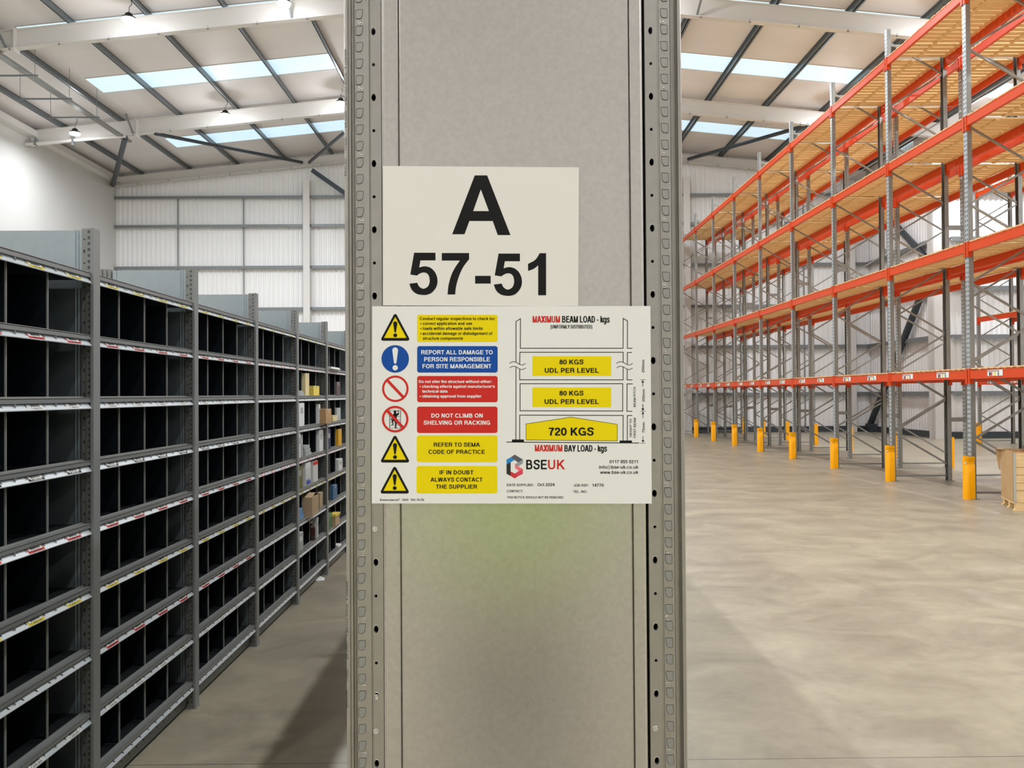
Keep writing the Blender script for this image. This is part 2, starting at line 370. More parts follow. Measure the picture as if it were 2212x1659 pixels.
# ------------------------------------------------------------------ orange pallet racking
BAY, DEP, TOPZ = 2.628, 1.145, 6.95-FLOOR
LEV = [.32-FLOOR, 2.337-FLOOR, 4.342-FLOOR, 6.38-FLOOR]
def rack_parts():
    P = {}
    for key, s in (('front', 1), ('rear', -1)):
        mb = MB(); w, d, t = .1, .075, .006       # open C section, mouth inwards
        mb.box(0 if s > 0 else -t, t if s > 0 else 0, -w/2, w/2, 0, TOPZ, UPR)
        for yy in (-w/2, w/2-t): mb.box(min(0, s*d), max(0, s*d), yy, yy+t, 0, TOPZ, UPR)
        x = -.001*s
        mb.poly([(x, -w/2, 0), (x, w/2, 0), (x, w/2, TOPZ), (x, -w/2, TOPZ)], PERF)
        mb.box(min(-.03*s, s*.11), max(-.03*s, s*.11), -.08, .08, 0, .008, UPR)
        P[key] = mb.mesh('upright')
    mb = MB(); mb.bar((.07, 0, 0), (DEP-.07, 0, 0), .034, .03, UPR); P['horiz'] = mb.mesh('brace')
    mb = MB(); mb.bar((.06, 0, 0), (DEP-.06, 0, .61), .032, .03, UPR); P['diag_up'] = mb.mesh('brace')
    mb = MB(); mb.bar((.06, 0, .61), (DEP-.06, 0, 0), .032, .03, UPR); P['diag_dn'] = mb.mesh('brace')
    # beam: stepped box with a hooked connector plate at each end, local z = 0 at the top
    for key, s in (('bf', 1), ('br', -1)):
        mb = MB(); y0, y1 = -BAY+.06, -.06
        xs = sorted((-.012*s, .04*s)); mb.box(xs[0], xs[1], y0, y1, -.135, 0, ORANGE)
        xs = sorted((-.016*s, -.012*s)); mb.box(xs[0], xs[1], y0, y1, -.135, -.125, ORANGE); mb.box(xs[0], xs[1], y0, y1, -.01, 0, ORANGE)
        for yc, yd in ((-BAY+.012, -BAY+.062), (-.062, -.012)):
            xs = sorted((-.02*s, -.012*s)); mb.box(xs[0], xs[1], yc, yd, -.215, .03, ORANGE)
            yy = yc if yc < -1 else yd-.006; yy = yd-.006 if yc < -1 else yc
            xs = sorted((-.02*s, .05*s)); mb.box(xs[0], xs[1], yy, yy+.006, -.215, .03, ORANGE)
        P[key] = mb.mesh('beam')
    mb = MB(); mb.box(.0, DEP, -.0625, .0625, 0, .02, WOOD); P['slat'] = mb.mesh('slat')
    mb = MB()
    for x in (.09, DEP/2, DEP-.09): mb.box(x-.035, x+.035, -BAY+.08, -.08, -.018, 0, WOOD)
    P['batten'] = mb.mesh('deck')
    rnd = random.Random(3); mb = MB()
    for x in (.09, DEP/2, DEP-.09): mb.box(x-.035, x+.035, -BAY+.08, -.08, -.018, 0, WOOD)
    for i in range(16): y = -BAY+.13+.158*i+rnd.uniform(-.008, .008); mb.box(0, DEP, y-.0625, y+.0625, 0, .02, WOOD)
    P['fardeck'] = mb.mesh('deck')
    mb = MB(); cols = [WHITEPR, WHITEPR, GREYP, WHITEPR, YELP, WHITEPR, REDP, BLACKP, WHITEPR]     # location label
    mb.box(-.019, -.0165, -.19, .19, -.045, .045, WHITEPR)
    for i, c in enumerate(cols):
        y = -.19+.042*i
        if c is not WHITEPR: mb.box(-.0205, -.019, y+.004, y+.036, -.04, .01, c)
        for k in range(3):
            if i > 1: mb.box(-.0205, -.019, y+.006+.011*k, y+.010+.011*k, .014, .04, BLACKP)
    P['label'] = mb.mesh('location_label')
    mb = MB(); mb.box(DEP+.002, DEP+.244, -.03, .03, -.04, .04, UPR); P['spacer'] = mb.mesh('row_spacer')
    return P
RP = rack_parts()
def frame(t, y, spacer):
    link('upright', RP['front'], t, (0, y, 0)); link('upright', RP['rear'], t, (DEP, y, 0))
    for z in (.1, TOPZ-.3): link('brace', RP['horiz'], t, (0, y, z))
    for i in range(13): link('brace', RP['diag_dn' if i % 2 == 0 else 'diag_up'], t, (0, y, .32+.625*i))
    if spacer:
        for z in (1.17, 4.85): link('row_spacer', RP['spacer'], t, (0, y, z))
def rack_bay(X, Yfar, label, group, near=False, spacer=False, fine=True, labels=True):
    t = thing('pallet_rack_bay', label, 'pallet rack', (X, Yfar, FLOOR), group=group)
    frame(t, 0, spacer)
    if near: frame(t, -BAY, spacer)
    rnd = random.Random(int(Yfar*100))
    for li, z in enumerate(LEV):
        b = link('beam', RP['bf'], t, (0, 0, z)); link('beam', RP['br'], t, (DEP, 0, z))
        if li == 0 and labels:
            for y in (-.72, -1.9): link('location_label', RP['label'], b, (0, y, -.055))
        if fine:
            d = link('deck', RP['batten'], t, (0, 0, z+.018))
            for i in range(16):
                s = link('slat', RP['slat'], d, (rnd.uniform(-.006, .006), -BAY+.13+.158*i+rnd.uniform(-.008, .008), 0)); s.rotation_euler.z = rnd.uniform(-.006, .006)
        else: link('deck', RP['fardeck'], t, (0, 0, z+.018), kind='stuff')
    return t
ORD = ['nearest', 'second nearest', 'third', 'fourth', 'fifth', 'sixth', 'seventh', 'eighth', 'farthest']
XR1, XR2, YR0 = 7.345, 8.765, 12.751
for k in range(-1, 8):
    w = ORD[k+1] + (' from the camera' if 1 < k+1 < 8 else '')
    rack_bay(XR1, YR0+BAY*(k+1), 'orange rack bay with slatted decks, front row, %s' % w, 'front row of orange racking', near=(k == -1), spacer=True, fine=k < 4)
    rack_bay(XR2, YR0+BAY*(k+1), 'orange rack bay directly behind the front row, %s' % w, 'second row of orange racking', near=(k == -1), fine=k < 3)
for j, w in enumerate(('farther from the camera', 'nearer the camera')):
    rack_bay(15.22, 25.89-BAY*j, 'orange rack bay across the far aisle by the white wall, %s' % w, 'third row of orange racking', near=(j == 1), fine=False)

# yellow upright guards
def guard():
    mb = MB(); n = 10; R, Hh = .075, .68; prof = []
    for i in range(n+1):
        a = pi/2+pi*i/n; prof.append((R*.75*cos(a), R*sin(a)))
    prof = [(.09, R)]+prof+[(.09, -R)]
    inner = [(x*.86+.004, y*.86) for x, y in prof]
    N = len(prof)
    def notch(i, z): return z > .545 and z < .615 and i >= N-4
    zs = [0, .545, .56, .6, .615, Hh]
    P = []
    for z in zs:
        for i, (x, y) in enumerate(prof):
            k = .8 if (z in (.56, .6) and i >= N-5) else 1
            P.append((x*k if x < 0 else x, y*k, z))
    fs = [(j*N+i, j*N+i+1, (j+1)*N+i+1, (j+1)*N+i) for j in range(len(zs)-1) for i in range(N-1)]
    mb.faces(P, fs, YEL)
    mb.faces([(x, y, 0) for x, y in inner]+[(x, y, Hh) for x, y in inner], [(i+1, i, N+i, N+i+1) for i in range(N-1)], YEL)
    mb.faces([(x, y, Hh) for x, y in prof]+[(x, y, Hh) for x, y in inner], [(i, i+1, N+i+1, N+i) for i in range(N-1)], YEL)
    st = MB(); st.box(-.048, -.043, -.055, -.02, .55, .59, WHITEPR); st.box(-.0485, -.048, -.05, -.03, .552, .565, BLUEP)
    return mb.mesh('upright_guard', True), st.mesh('sticker')
GM, GS = guard()
gn = ['nearest the camera', 'second from the camera', 'third from the camera', 'fourth from the camera', 'fifth from the camera', 'sixth from the camera', 'seventh from the camera', 'farthest']
def put_guard(X, Y, label, grp, flip=False):
    o = link('upright_guard', GM, None, (X, Y, FLOOR)); 
    if flip: o.rotation_euler.z = pi
    tag(o, label, 'rack guard', grp); link('sticker', GS, o); return o
for k in range(8): put_guard(XR1-.05, YR0+BAY*k, 'yellow plastic guard at the foot of the front rack, %s' % gn[k], 'yellow guards along the front rack')
for i, k in enumerate(range(1, 9)): put_guard(XR2+DEP+.05, YR0+BAY*k, 'yellow guard at the rear of the second rack row, %s' % gn[i], 'yellow guards on the far aisle', True)
put_guard(15.17, 25.89, 'yellow plastic guard on the corner of the far third rack by the white wall', 'yellow guards on the far aisle')

# crate of boards and cardboard on a pallet at the right edge
CRX, CRY, CRR = 7.22, 11.45, radians(-20)
t = thing('pallet', 'pale wooden pallet under the cardboard and board crate at the right edge', 'pallet', (CRX, CRY, FLOOR)); t.rotation_euler.z = CRR
for y in (0, .33, .66):
    for x in (.02, .5, .98):
        mb = MB(); mb.box(x, x+.14, y, y+.1, .02, .1, WOOD); put('block', mb, t)
    mb = MB(); mb.box(0, 1.16, y, y+.1, 0, .02, WOOD); put('board', mb, t)
for i in range(6): mb = MB(); mb.box(.208*i, .208*i+.12, 0, .78, .1, .122, WOOD); put('board', mb, t)
t = thing('crate', 'brown cardboard crate with pale front boards and a steel corner strap', 'crate', (CRX, CRY, FLOOR+.122)); t.rotation_euler.z = CRR
mb = MB(); mb.box(0, .008, .02, .76, 0, .72, CARD); mb.box(1.15, 1.158, .02, .76, 0, .72, CARD); mb.box(0, 1.158, .76, .768, 0, .72, CARD); mb.box(0, 1.158, .02, .028, 0, .72, CARD); mb.box(0, 1.158, .02, .76, 0, .006, CARD)
put('cardboard_sleeve', mb, t)
mb = MB(); mb.faces([(-.004, .45, .725), (-.004, .76, .725), (-.07, .78, .71), (-.03, .77, .42), (-.01, .76, .38), (0, .76, .72), (0, .45, .72)], [(0, 1, 2), (1, 2, 3, 4, 5), (0, 2, 6)], CARD); put('flap', mb, t)
z = 0
for hgt in (.17, .11, .11, .11, .2):
    mb = MB(); mb.box(.03, 1.15, -.005, .018, z+.003, z+hgt-.003, WOOD); put('board', mb, t); z += hgt
mb = MB(); mb.box(-.006, .03, -.012, .02, .0, .7, ZINC)
put('corner_strap', mb, t)
for z in (.02, .17, .4, .6):
    mb = MB(); mb.tube((.012, -.012, z), (.012, -.022, z), .012, ZINC, 8); put('bolt', mb, t)

# ------------------------------------------------------------------ lettering: a bold grotesque drawn stroke by stroke
ADV = dict(zip('ABCDEFGHIJKLMNOPQRSTUVWXYZ', (722,722,722,722,667,611,778,722,278,556,722,611,833,722,778,667,778,722,667,611,722,667,944,667,667,611)))
ADV.update(zip('abcdefghijklmnopqrstuvwxyz', (556,611,556,611,556,333,611,611,278,278,556,278,889,611,611,611,611,389,556,333,611,556,778,556,556,500)))
ADV.update({c: 556 for c in '0123456789'}); ADV.update({' ': 278, '.': 278, '-': 333, ':': 333, '(': 333, ')': 333, '@': 975, "'": 238, '/': 278, '\u00ae': 500})
def catmull(pts, n=5):
    out = []
    P = [pts[0]]+list(pts)+[pts[-1]]
    for i in range(1, len(P)-2):
        for k in range(n):
            t = k/n; a, b, c, d = P[i-1], P[i], P[i+1], P[i+2]
            out.append(tuple(.5*(2*b[j]+(c[j]-a[j])*t+(2*a[j]-5*b[j]+4*c[j]-d[j])*t*t+(3*b[j]-a[j]-3*c[j]+d[j])*t**3) for j in (0, 1)))
    out.append(pts[-1]); return out
def arc(cx, cy_, rx, ry, a0, a1, n=None):
    n = n or max(4, int(abs(a1-a0)/18)); return [(cx+rx*cos(radians(a0+(a1-a0)*i/n)), cy_+ry*sin(radians(a0+(a1-a0)*i/n))) for i in range(n+1)]
def glyph_strokes(ch):
    """list of ('s', points) strokes, ('o', closed points), ('p', x0, y0, x1, y1, k) flat-cut diagonals, ('b', x0, x1, y0, y1) blocks"""
    V = lambda x, a=0, b=720: ('p', x, a, x, b, 1); Hh = lambda x0, x1, y, t=118: ('b', x0, x1, y-t/2, y+t/2)
    s = lambda *p: ('s', [q for l in p for q in (l if isinstance(l, list) else [l])]); P = lambda a, b, c, d, k=1.04: ('p', a, b, c, d, k)
    o = lambda cx, cy_, rx, ry: ('o', arc(cx, cy_, rx, ry, 0, 360, 22)[:-1])
    S_ = [(572,520),(540,610),(450,661),(335,667),(215,645),(140,575),(140,495),(195,435),(330,392),(465,350),(540,275),(532,165),(455,82),(335,53),(205,75),(118,150),(98,235)]
    G = {
     'A': [P(92,0,345,720), P(630,0,377,720), Hh(190,532,222)], 'B': [V(141), s((141,661),(400,661),arc(400,525,125,136,90,-90),(141,389)), s((141,388),(425,388),arc(425,224,150,164,90,-90),(141,60))],
     'C': [s(arc(383,360,268,308,38,322))], 'D': [V(141), s((141,661),(330,661),arc(330,360,255,301,90,-90),(141,59))], 'E': [V(144), Hh(144,622,661), Hh(144,585,375), Hh(144,632,59)],
     'F': [V(144), Hh(144,585,661), Hh(144,525,362)], 'G': [s(arc(390,360,275,308,38,300),(640,150)), Hh(400,710,322), ('p',652,0,652,322,.8)], 'H': [V(141), V(581), Hh(141,581,375,125)], 'I': [V(139)],
     'J': [s((415,720),(415,215),arc(262,205,153,152,0,-175))], 'K': [V(141), P(590,720,150,250), P(305,420,625,0)], 'L': [V(147), Hh(147,583,60)], 'M': [V(137), V(696), P(165,720,390,0,.85), P(668,720,443,0,.85)],
     'N': [V(139), V(583), P(158,720,564,0)], 'O': [o(389,360,275,308)], 'P': [V(141), s((141,661),(400,661),arc(400,486,155,175,90,-90),(141,311))],
     'R': [V(141), s((141,661),(430,661),arc(430,510,150,151,90,-90),(141,359)), s(catmull([(400,359),(520,325),(562,230),(568,90),(590,0)],4))], 'S': [s(catmull(S_,3))],
     'T': [V(305), Hh(22,590,658)], 'U': [s((141,720),(141,255),arc(361,255,220,200,180,360),(581,720))], 'V': [P(92,720,315,0), P(575,720,352,0)], 'W': [P(92,720,250,0), P(455,720,285,0), P(489,720,655,0), P(852,720,690,0)],
     'X': [P(90,720,570,0,1.15), P(577,720,97,0,1.15)], 'Y': [P(92,720,320,290), P(575,720,347,290), V(333,0,330)], 'Z': [Hh(50,565,658), Hh(40,575,60), P(125,60,490,660)],
     'a': [s(catmull([(100,370),(140,450),(255,482),(370,462),(412,380)],3),(412,100),(432,0)), s(catmull([(412,310),(300,285),(165,245),(108,150),(160,65),(260,52),(365,95),(410,190)],3))],
     'b': [V(134), o(338,266,198,222)], 'c': [s(arc(295,266,205,222,35,325))], 'd': [V(477), o(273,266,198,222)], 'e': [s(arc(282,266,202,222,0,318)), Hh(90,480,262,92)],
     'f': [s((158,0),(158,580),arc(265,575,107,90,180,95),(320,665)), Hh(15,318,480,100)], 'g': [s((477,532),(477,-30),arc(300,-40,177,108,0,-160)), o(273,266,198,222)],
     'h': [V(134), s((134,300),arc(315,330,160,148,165,0),(475,0))], 'i': [V(139,0,532), ('b',68,210,610,730)], 'j': [V(139,-100,532), ('b',68,210,610,730)], 'k': [V(134), P(455,532,150,200), P(270,330,470,0)], 'l': [V(139)],
     'm': [V(134,0,532), s((134,300),arc(292,335,155,145,165,0),(447,0)), s((447,300),arc(603,335,152,145,165,0),(755,0))], 'n': [V(134,0,532), s((134,300),arc(315,330,160,148,165,0),(475,0))],
     'o': [o(305,266,207,222)], 'p': [V(134,-205,532), o(338,266,198,222)], 'q': [V(477,-205,532), o(273,266,198,222)], 'r': [V(134,0,532), s(catmull([(134,270),(175,400),(260,462),(375,466)],3))],
     's': [s(catmull([(x*.8+12,y*.735) for x,y in S_],3))], 't': [s((168,690),(168,140),arc(245,135,77,78,180,280),(315,60)), Hh(15,315,480,100)], 'u': [V(477,0,532), s((477,230),arc(296,202,160,148,-15,-180),(136,532))],
     'v': [P(85,532,260,0), P(471,532,296,0)], 'w': [P(80,532,205,0,.95), P(375,532,235,0,.95), P(403,532,543,0,.95), P(698,532,573,0,.95)], 'x': [P(90,532,466,0,1.1), P(466,532,90,0,1.1)],
     'y': [P(85,532,285,20), P(471,532,265,-80), s((310,20),catmull([(270,-90),(215,-150),(90,-150)],3))], 'z': [Hh(45,455,480,100), Hh(35,465,52,100), P(115,60,385,470)],
     '0': [o(278,355,186,300)], '1': [V(330,0,710), s((330,610),(240,560),(80,535))], '2': [s(catmull([(108,470),(135,600),(270,652),(395,610),(438,510),(395,405),(270,295),(150,180),(115,60)],4)), Hh(45,515,60)],
     '3': [s(catmull([(105,520),(150,620),(270,652),(400,600),(415,480),(330,385),(250,375)],3)), s(catmull([(250,375),(400,340),(450,210),(380,85),(260,52),(140,85),(90,200)],3))], '4': [V(385,0,710), P(85,225,345,690,.95), Hh(30,530,215)],
     '5': [Hh(120,500,650), P(118,330,160,700,.95), s(catmull([(120,370),(200,430),(310,440),(420,370),(450,240),(400,110),(290,52),(170,75),(98,170)],3))],
     '6': [o(285,228,182,176), s(catmull([(448,545),(400,630),(290,655),(170,590),(112,430),(104,250)],3))], '7': [Hh(45,515,650), s(catmull([(455,640),(330,450),(250,260),(210,0)],3))],
     '8': [o(278,530,155,126), o(278,212,184,158)], '9': [o(271,482,182,176), s(catmull([(108,165),(156,80),(266,55),(386,120),(444,280),(452,460)],3))],
     '.': [('b',68,210,0,142)], '-': [('b',30,300,205,330)], ':': [('b',98,240,0,142), ('b',98,240,390,532)], "'": [('b',60,180,460,720)], '/': [P(35,-10,245,730,.7)],
     '(': [s(catmull([(270,740),(150,560),(120,270),(150,-20),(270,-200)],3))], ')': [s(catmull([(63,740),(183,560),(213,270),(183,-20),(63,-200)],3))],
     '@': [s(arc(488,260,420,440,-50,290,20)), o(470,270,150,160), s((640,430),(610,150),(700,110))], '\u00ae': [o(250,560,150,150), V(220,480,640), Hh(220,300,610,60)], ' ': []}
    return G[ch]
TXT = {}
def text_geo(s, sv=142, shh=120):
    key = (s, sv, shh)
    if key in TXT: return TXT[key]
    V, Fc, pen = [], [], 0
    for ch in s:
        for lv, g in enumerate(glyph_strokes(ch)):
            b = len(V); small = .55 if ch in '@\u00ae' else 1
            if g[0] == 'b': V += [(pen+x, y, lv) for x, y in ((g[1], g[3]), (g[2], g[3]), (g[2], g[4]), (g[1], g[4]))]; Fc.append((b, b+1, b+2, b+3))
            elif g[0] == 'p':
                _, x0, y0, x1, y1, k = g; L = math.hypot(x1-x0, y1-y0); w = sv*small*k*L/abs(y1-y0)/2
                w = min(w, sv*1.5); V += [(pen+x, y, lv) for x, y in ((x0-w, y0), (x0+w, y0), (x1+w, y1), (x1-w, y1))]; Fc.append((b, b+1, b+2, b+3))
            else:
                P = [Vector(p) for i, p in enumerate(g[1]) if i == 0 or math.dist(p, g[1][i-1]) > 1e-3]; n = len(P); cl = g[0] == 'o'; A, B = [], []
                for i in range(n):
                    a = P[i-1] if (i or cl) else P[i]; c = P[(i+1) % n] if (i < n-1 or cl) else P[i]
                    d = (c-a).normalized(); nr = Vector((-d.y, d.x)); w = (sv*abs(nr.x)**2+shh*abs(nr.y)**2)*small/2
                    A.append(P[i]+nr*w); B.append(P[i]-nr*w)
                V += [(pen+p.x, p.y, lv) for p in A+B]; Fc += [(b+i, b+(i+1) % n, b+n+(i+1) % n, b+n+i) for i in range(n if cl else n-1)]
        pen += ADV[ch]
    x0, x1 = min(p[0] for p in V), max(p[0] for p in V)
    TXT[key] = ([((x-x0)/(x1-x0), y/720, l) for x, y, l in V], Fc); return TXT[key]
def add_text(mb, s, x0, x1, base, cap, fn, m, weight=(142, 120), nrm=(0, -1, 0)):
    """text from x0 to x1 on the baseline, capitals cap high; fn(x, y) gives the 3D point; strokes are stacked a hair apart along nrm"""
    if not isinstance(weight, tuple): weight = (142, 120)
    v, f = text_geo(s, *weight); P = []
    for x, y, l in v:
        p = fn(x0+(x1-x0)*x, base-cap*y); P.append(tuple(p[i]+nrm[i]*l*.000012 for i in range(3)))
    mb.faces(P, f, m)
def add_shape(mb, loops, fn, m):
    pts = [p for l in loops for p in l]
    tris = tessellate_polygon([[Vector((x, y, 0)) for x, y in l] for l in loops])
    mb.faces([fn(*p) for p in pts], tris, m)

# ------------------------------------------------------------------ grey picking shelves down the left aisle
XL, YL0, BP, PW = -1.734, 3.425, 1.09, .055
TH = .705-FLOOR; DL = .5
def LZ(k): return .517-.261*k-FLOOR
TCOL = {0: YELP, 1: REDP, 2: WHITEPR, 3: BLACKP, 4: REDP, 5: YELP, 6: REDP, 7: WHITEPR}
LET = 'HGFEDCBA'
def shelf_parts():
    P = {}
    def post(front):
        mb = MB(); s = 1 if front else -1
        def bx(x0, x1, *r): mb.box(min(s*x0, s*x1), max(s*x0, s*x1), *r)
        bx(0, .012, -PW, 0, 0, TH, POST)                       # face towards the aisle
        bx(-.022, 0, -PW+.008, -PW+.01, 0, TH, UPR); bx(-.044, -.02, -PW+.014, -PW+.016, 0, TH, UPR)
        bx(-.044, 0, -.016, -.014, 0, TH, UPR)
        mb.faces([(s*.012, -.034, TH), (s*.0125, -.026, TH-.02), (s*.0125, -.034, TH-.03)], [(0, 1, 2)], POST)
        if front:
            z = .03; i = 0
            while z < TH-.02:
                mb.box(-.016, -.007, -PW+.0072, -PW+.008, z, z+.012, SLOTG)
                if i % 2 == 0:
                    h = .006 if i % 4 == 0 else .0028
                    mb.box(-.036, -.031, -PW+.0132, -PW+.014, z-h, z+h, DARKHOLE)
                z += .025; i += 1
        bx(-.05, .016, -PW-.004, .004, 0, .004, POST)
        return mb.mesh('upright')
    P['post_f'], P['post_b'] = post(True), post(False)
    mb = MB(); y = -.03                                         # side panel with folded edge beads
    mb.box(-DL+.04, -.046, y-.001, y+.001, .02, TH-.005, GALVS)
    for x in (-.075, -.062, -DL+.07): mb.box(x-.001, x+.001, y-.004, y-.001, .02, TH-.005, GALVS)
    P['side'] = mb.mesh('side_panel')
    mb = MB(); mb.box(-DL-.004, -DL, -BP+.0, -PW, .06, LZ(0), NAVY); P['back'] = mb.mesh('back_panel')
    mb = MB()                                                   # shelf: tray with rolled front rail, z = 0 at the top
    y0, y1 = -BP+.004, -PW-.001
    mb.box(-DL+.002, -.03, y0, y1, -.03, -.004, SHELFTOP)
    mb.box(-.03, 0, y0, y1, -.0035, 0, RAIL); mb.box(-.003, 0, y0, y1, -.019, 0, RAIL); mb.box(-.032, -.03, y0, y1, -.004, .006, EDGE)
    mb.box(-.0005, .002, y0, y1, -.0015, .0008, EDGE)
    mb.box(-.03, -.003, y0, y1, -.019, -.017, RAIL)
    P['shelf'] = mb.mesh('shelf')
    mb = MB()                                                   # label strip leaning out under the rail
    A, B_ = (-.012, -.021), (.006, -.043)
    mb.faces([(A[0], y0, A[1]), (B_[0], y0, B_[1]), (B_[0], y1, B_[1]), (A[0], y1, A[1]), (B_[0]-.001, y0, B_[1]-.003), (B_[0]-.001, y1, B_[1]-.003), (-.012, y0, -.019), (-.012, y1, -.019)],
             [(0, 1, 2, 3), (1, 4, 5, 2), (6, 0, 3, 7)], STRIP)
    P['strip'] = mb.mesh('label_strip')
    mb2 = MB(); mb2.v, mb2.f, mb2.m, mb2.mats = list(mb.v), list(mb.f), list(mb.m), list(mb.mats)
    for i in range(12):
        y = y0+.05+i*.0845; mb2.faces([(-.0057, y, -.0281), (.0006, y+.006, -.0358), (.0006, y+.014, -.0358), (-.0057, y+.008, -.0281)], [(0, 1, 2, 3)], DARKHOLE)
    P['strip_slots'] = mb2.mesh('label_strip')
    mb = MB(); hgt = .261-.046                                  # divider with turned front edge and hook over the rail below
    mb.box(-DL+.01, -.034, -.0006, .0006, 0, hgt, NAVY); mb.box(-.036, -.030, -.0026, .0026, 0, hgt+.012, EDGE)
    mb.box(-.06, -.045, -.006, .0, .012, .022, SHELFTOP)
    P['divider'] = mb.mesh('divider')
    mb = MB(); mb.faces([(-.009, -.002, -.012), (-.009, .002, -.012), (.001, .002, -.018), (.001, -.002, -.018), (.0, .006, -.034), (.0, .001, -.034), (-.004, .002, -.026), (-.004, -.002, -.026)],
             [(0, 1, 2, 3), (3, 2, 4, 5), (0, 3, 5, 7), (1, 6, 4, 2)], POST); P['hook'] = mb.mesh('divider_hook')
    mb = MB(); mb.box(-.04, -.038, -BP+.01, -PW-.005, .015, LZ(8)-.02, POST)
    for i in range(13): mb.box(-.038, -.0375, -BP+.06+.075*i, -BP+.068+.075*i, .05, .058, DARKHOLE)
    P['kick'] = mb.mesh('kick_plate')
    # tickets: plate, white barcode field, bars, printed code
    def surf(off):
        n = Vector((.774, 0, .633))
        def fn(u, v):                                           # u across (m, towards +y), v up the slope from the lower lip (m)
            p = Vector((.006-.00633*(v/.01), u, -.043+.00774*(v/.01)))+n*off
            return (p.x, p.y, p.z)
        return fn
    f0, f1, f2 = surf(.0006), surf(.0009), surf(.0012)
    def rect(mb, a, b, c, d, fn, m): mb.faces([fn(a, c), fn(b, c), fn(b, d), fn(a, d)], [(0, 1, 2, 3)], m)
    def ticket(m, code=None):
        mb = MB(); rect(mb, -.05, .05, .002, .026, f0, m)
        pale = m is WHITEPR; rect(mb, -.045, .045, .0115, .0255, f1, WHITEPR)
        rnd = random.Random(5); u = -.03
        while u < .03: w = rnd.choice((.0008, .0012, .002)); rect(mb, u, u+w, .014, .0245, f2, BLACKP); u += w+rnd.choice((.001, .0016))
        for s in (-1, 1):
            rect(mb, s*.043-.001, s*.043+.001, .006, .022, f2, BLACKP); rect(mb, s*.058-.0022, s*.058+.0022, .012, .026, f1, DARKHOLE)
        if code: add_text(mb, code, -.034, .034, -.0035, .0078, lambda x, y: f2(x, -y), WHITEPR if m in (BLACKP,) else BLACKP, (130, 110), (.74, 0, .672))
        elif not pale: rect(mb, -.03, .03, .0045, .0095, f2, WHITEPR if m is BLACKP else (BLACKP if m is YELP else WHITEPR))
        else: rect(mb, -.03, .03, .005, .009, f2, GREYP)
        return mb.mesh('price_ticket')
    P['ticket'] = ticket
    return P
SP = shelf_parts(); TK = {}
def shelving_bay(t, n, tickets=True, dividers=True):
    link('upright', SP['post_f'], t); link('upright', SP['post_b'], t, (-DL, 0, 0)); link('side_panel', SP['side'], t); link('back_panel', SP['back'], t)
    link('kick_plate', SP['kick'], t)
    for k in range(9):
        link('shelf', SP['shelf'], t, (0, 0, LZ(k)))
        has = tickets and k < 8 and not (k == 6 and n in (0, 3, 4, 5))
        s = link('label_strip', SP['strip' if has else 'strip_slots'], t, (0, 0, LZ(k)))
        for c in range(4):
            yc = -BP+.0+(.5+c)*(BP-PW)/4
            if has:
                code = 'P.A%02d.%s%02d' % (56-2*n, LET[k], 4-c) if n < 3 else None
                key = (k if not code else code)
                m = TCOL[k] if n < 3 or k != 7 else WHITEPR
                if key not in TK: TK[key] = SP['ticket'](m, code)
                link('price_ticket', TK[key], s, (0, yc, 0))
            if c and k and dividers:
                yd = -BP+c*(BP-PW)/4
                d = link('divider', SP['divider'], t, (0, yd, LZ(k)))
                link('divider_hook', SP['hook'], d, (0, 0, .261))
bn = ['nearest the camera, cut by the left edge', 'second from the camera', 'third from the camera', 'fourth from the camera', 'fifth, with cartons and folders', 'farthest in view, beside the grey end post']
BAYS = []
for n in range(6):
    t = thing('shelving_bay', 'grey pigeonhole shelving bay on the left aisle, %s' % bn[n], 'shelving', (XL, YL0+BP*n, FLOOR), group='grey shelving bays along the left aisle'); BAYS.append(t)
    shelving_bay(t, n)
t = BAYS[0]                                                     # closing end of the run, outside the frame
link('upright', SP['post_f'], t, (0, -BP, 0)); link('upright', SP['post_b'], t, (-DL, -BP, 0)); link('side_panel', SP['side'], t, (0, -BP, 0))

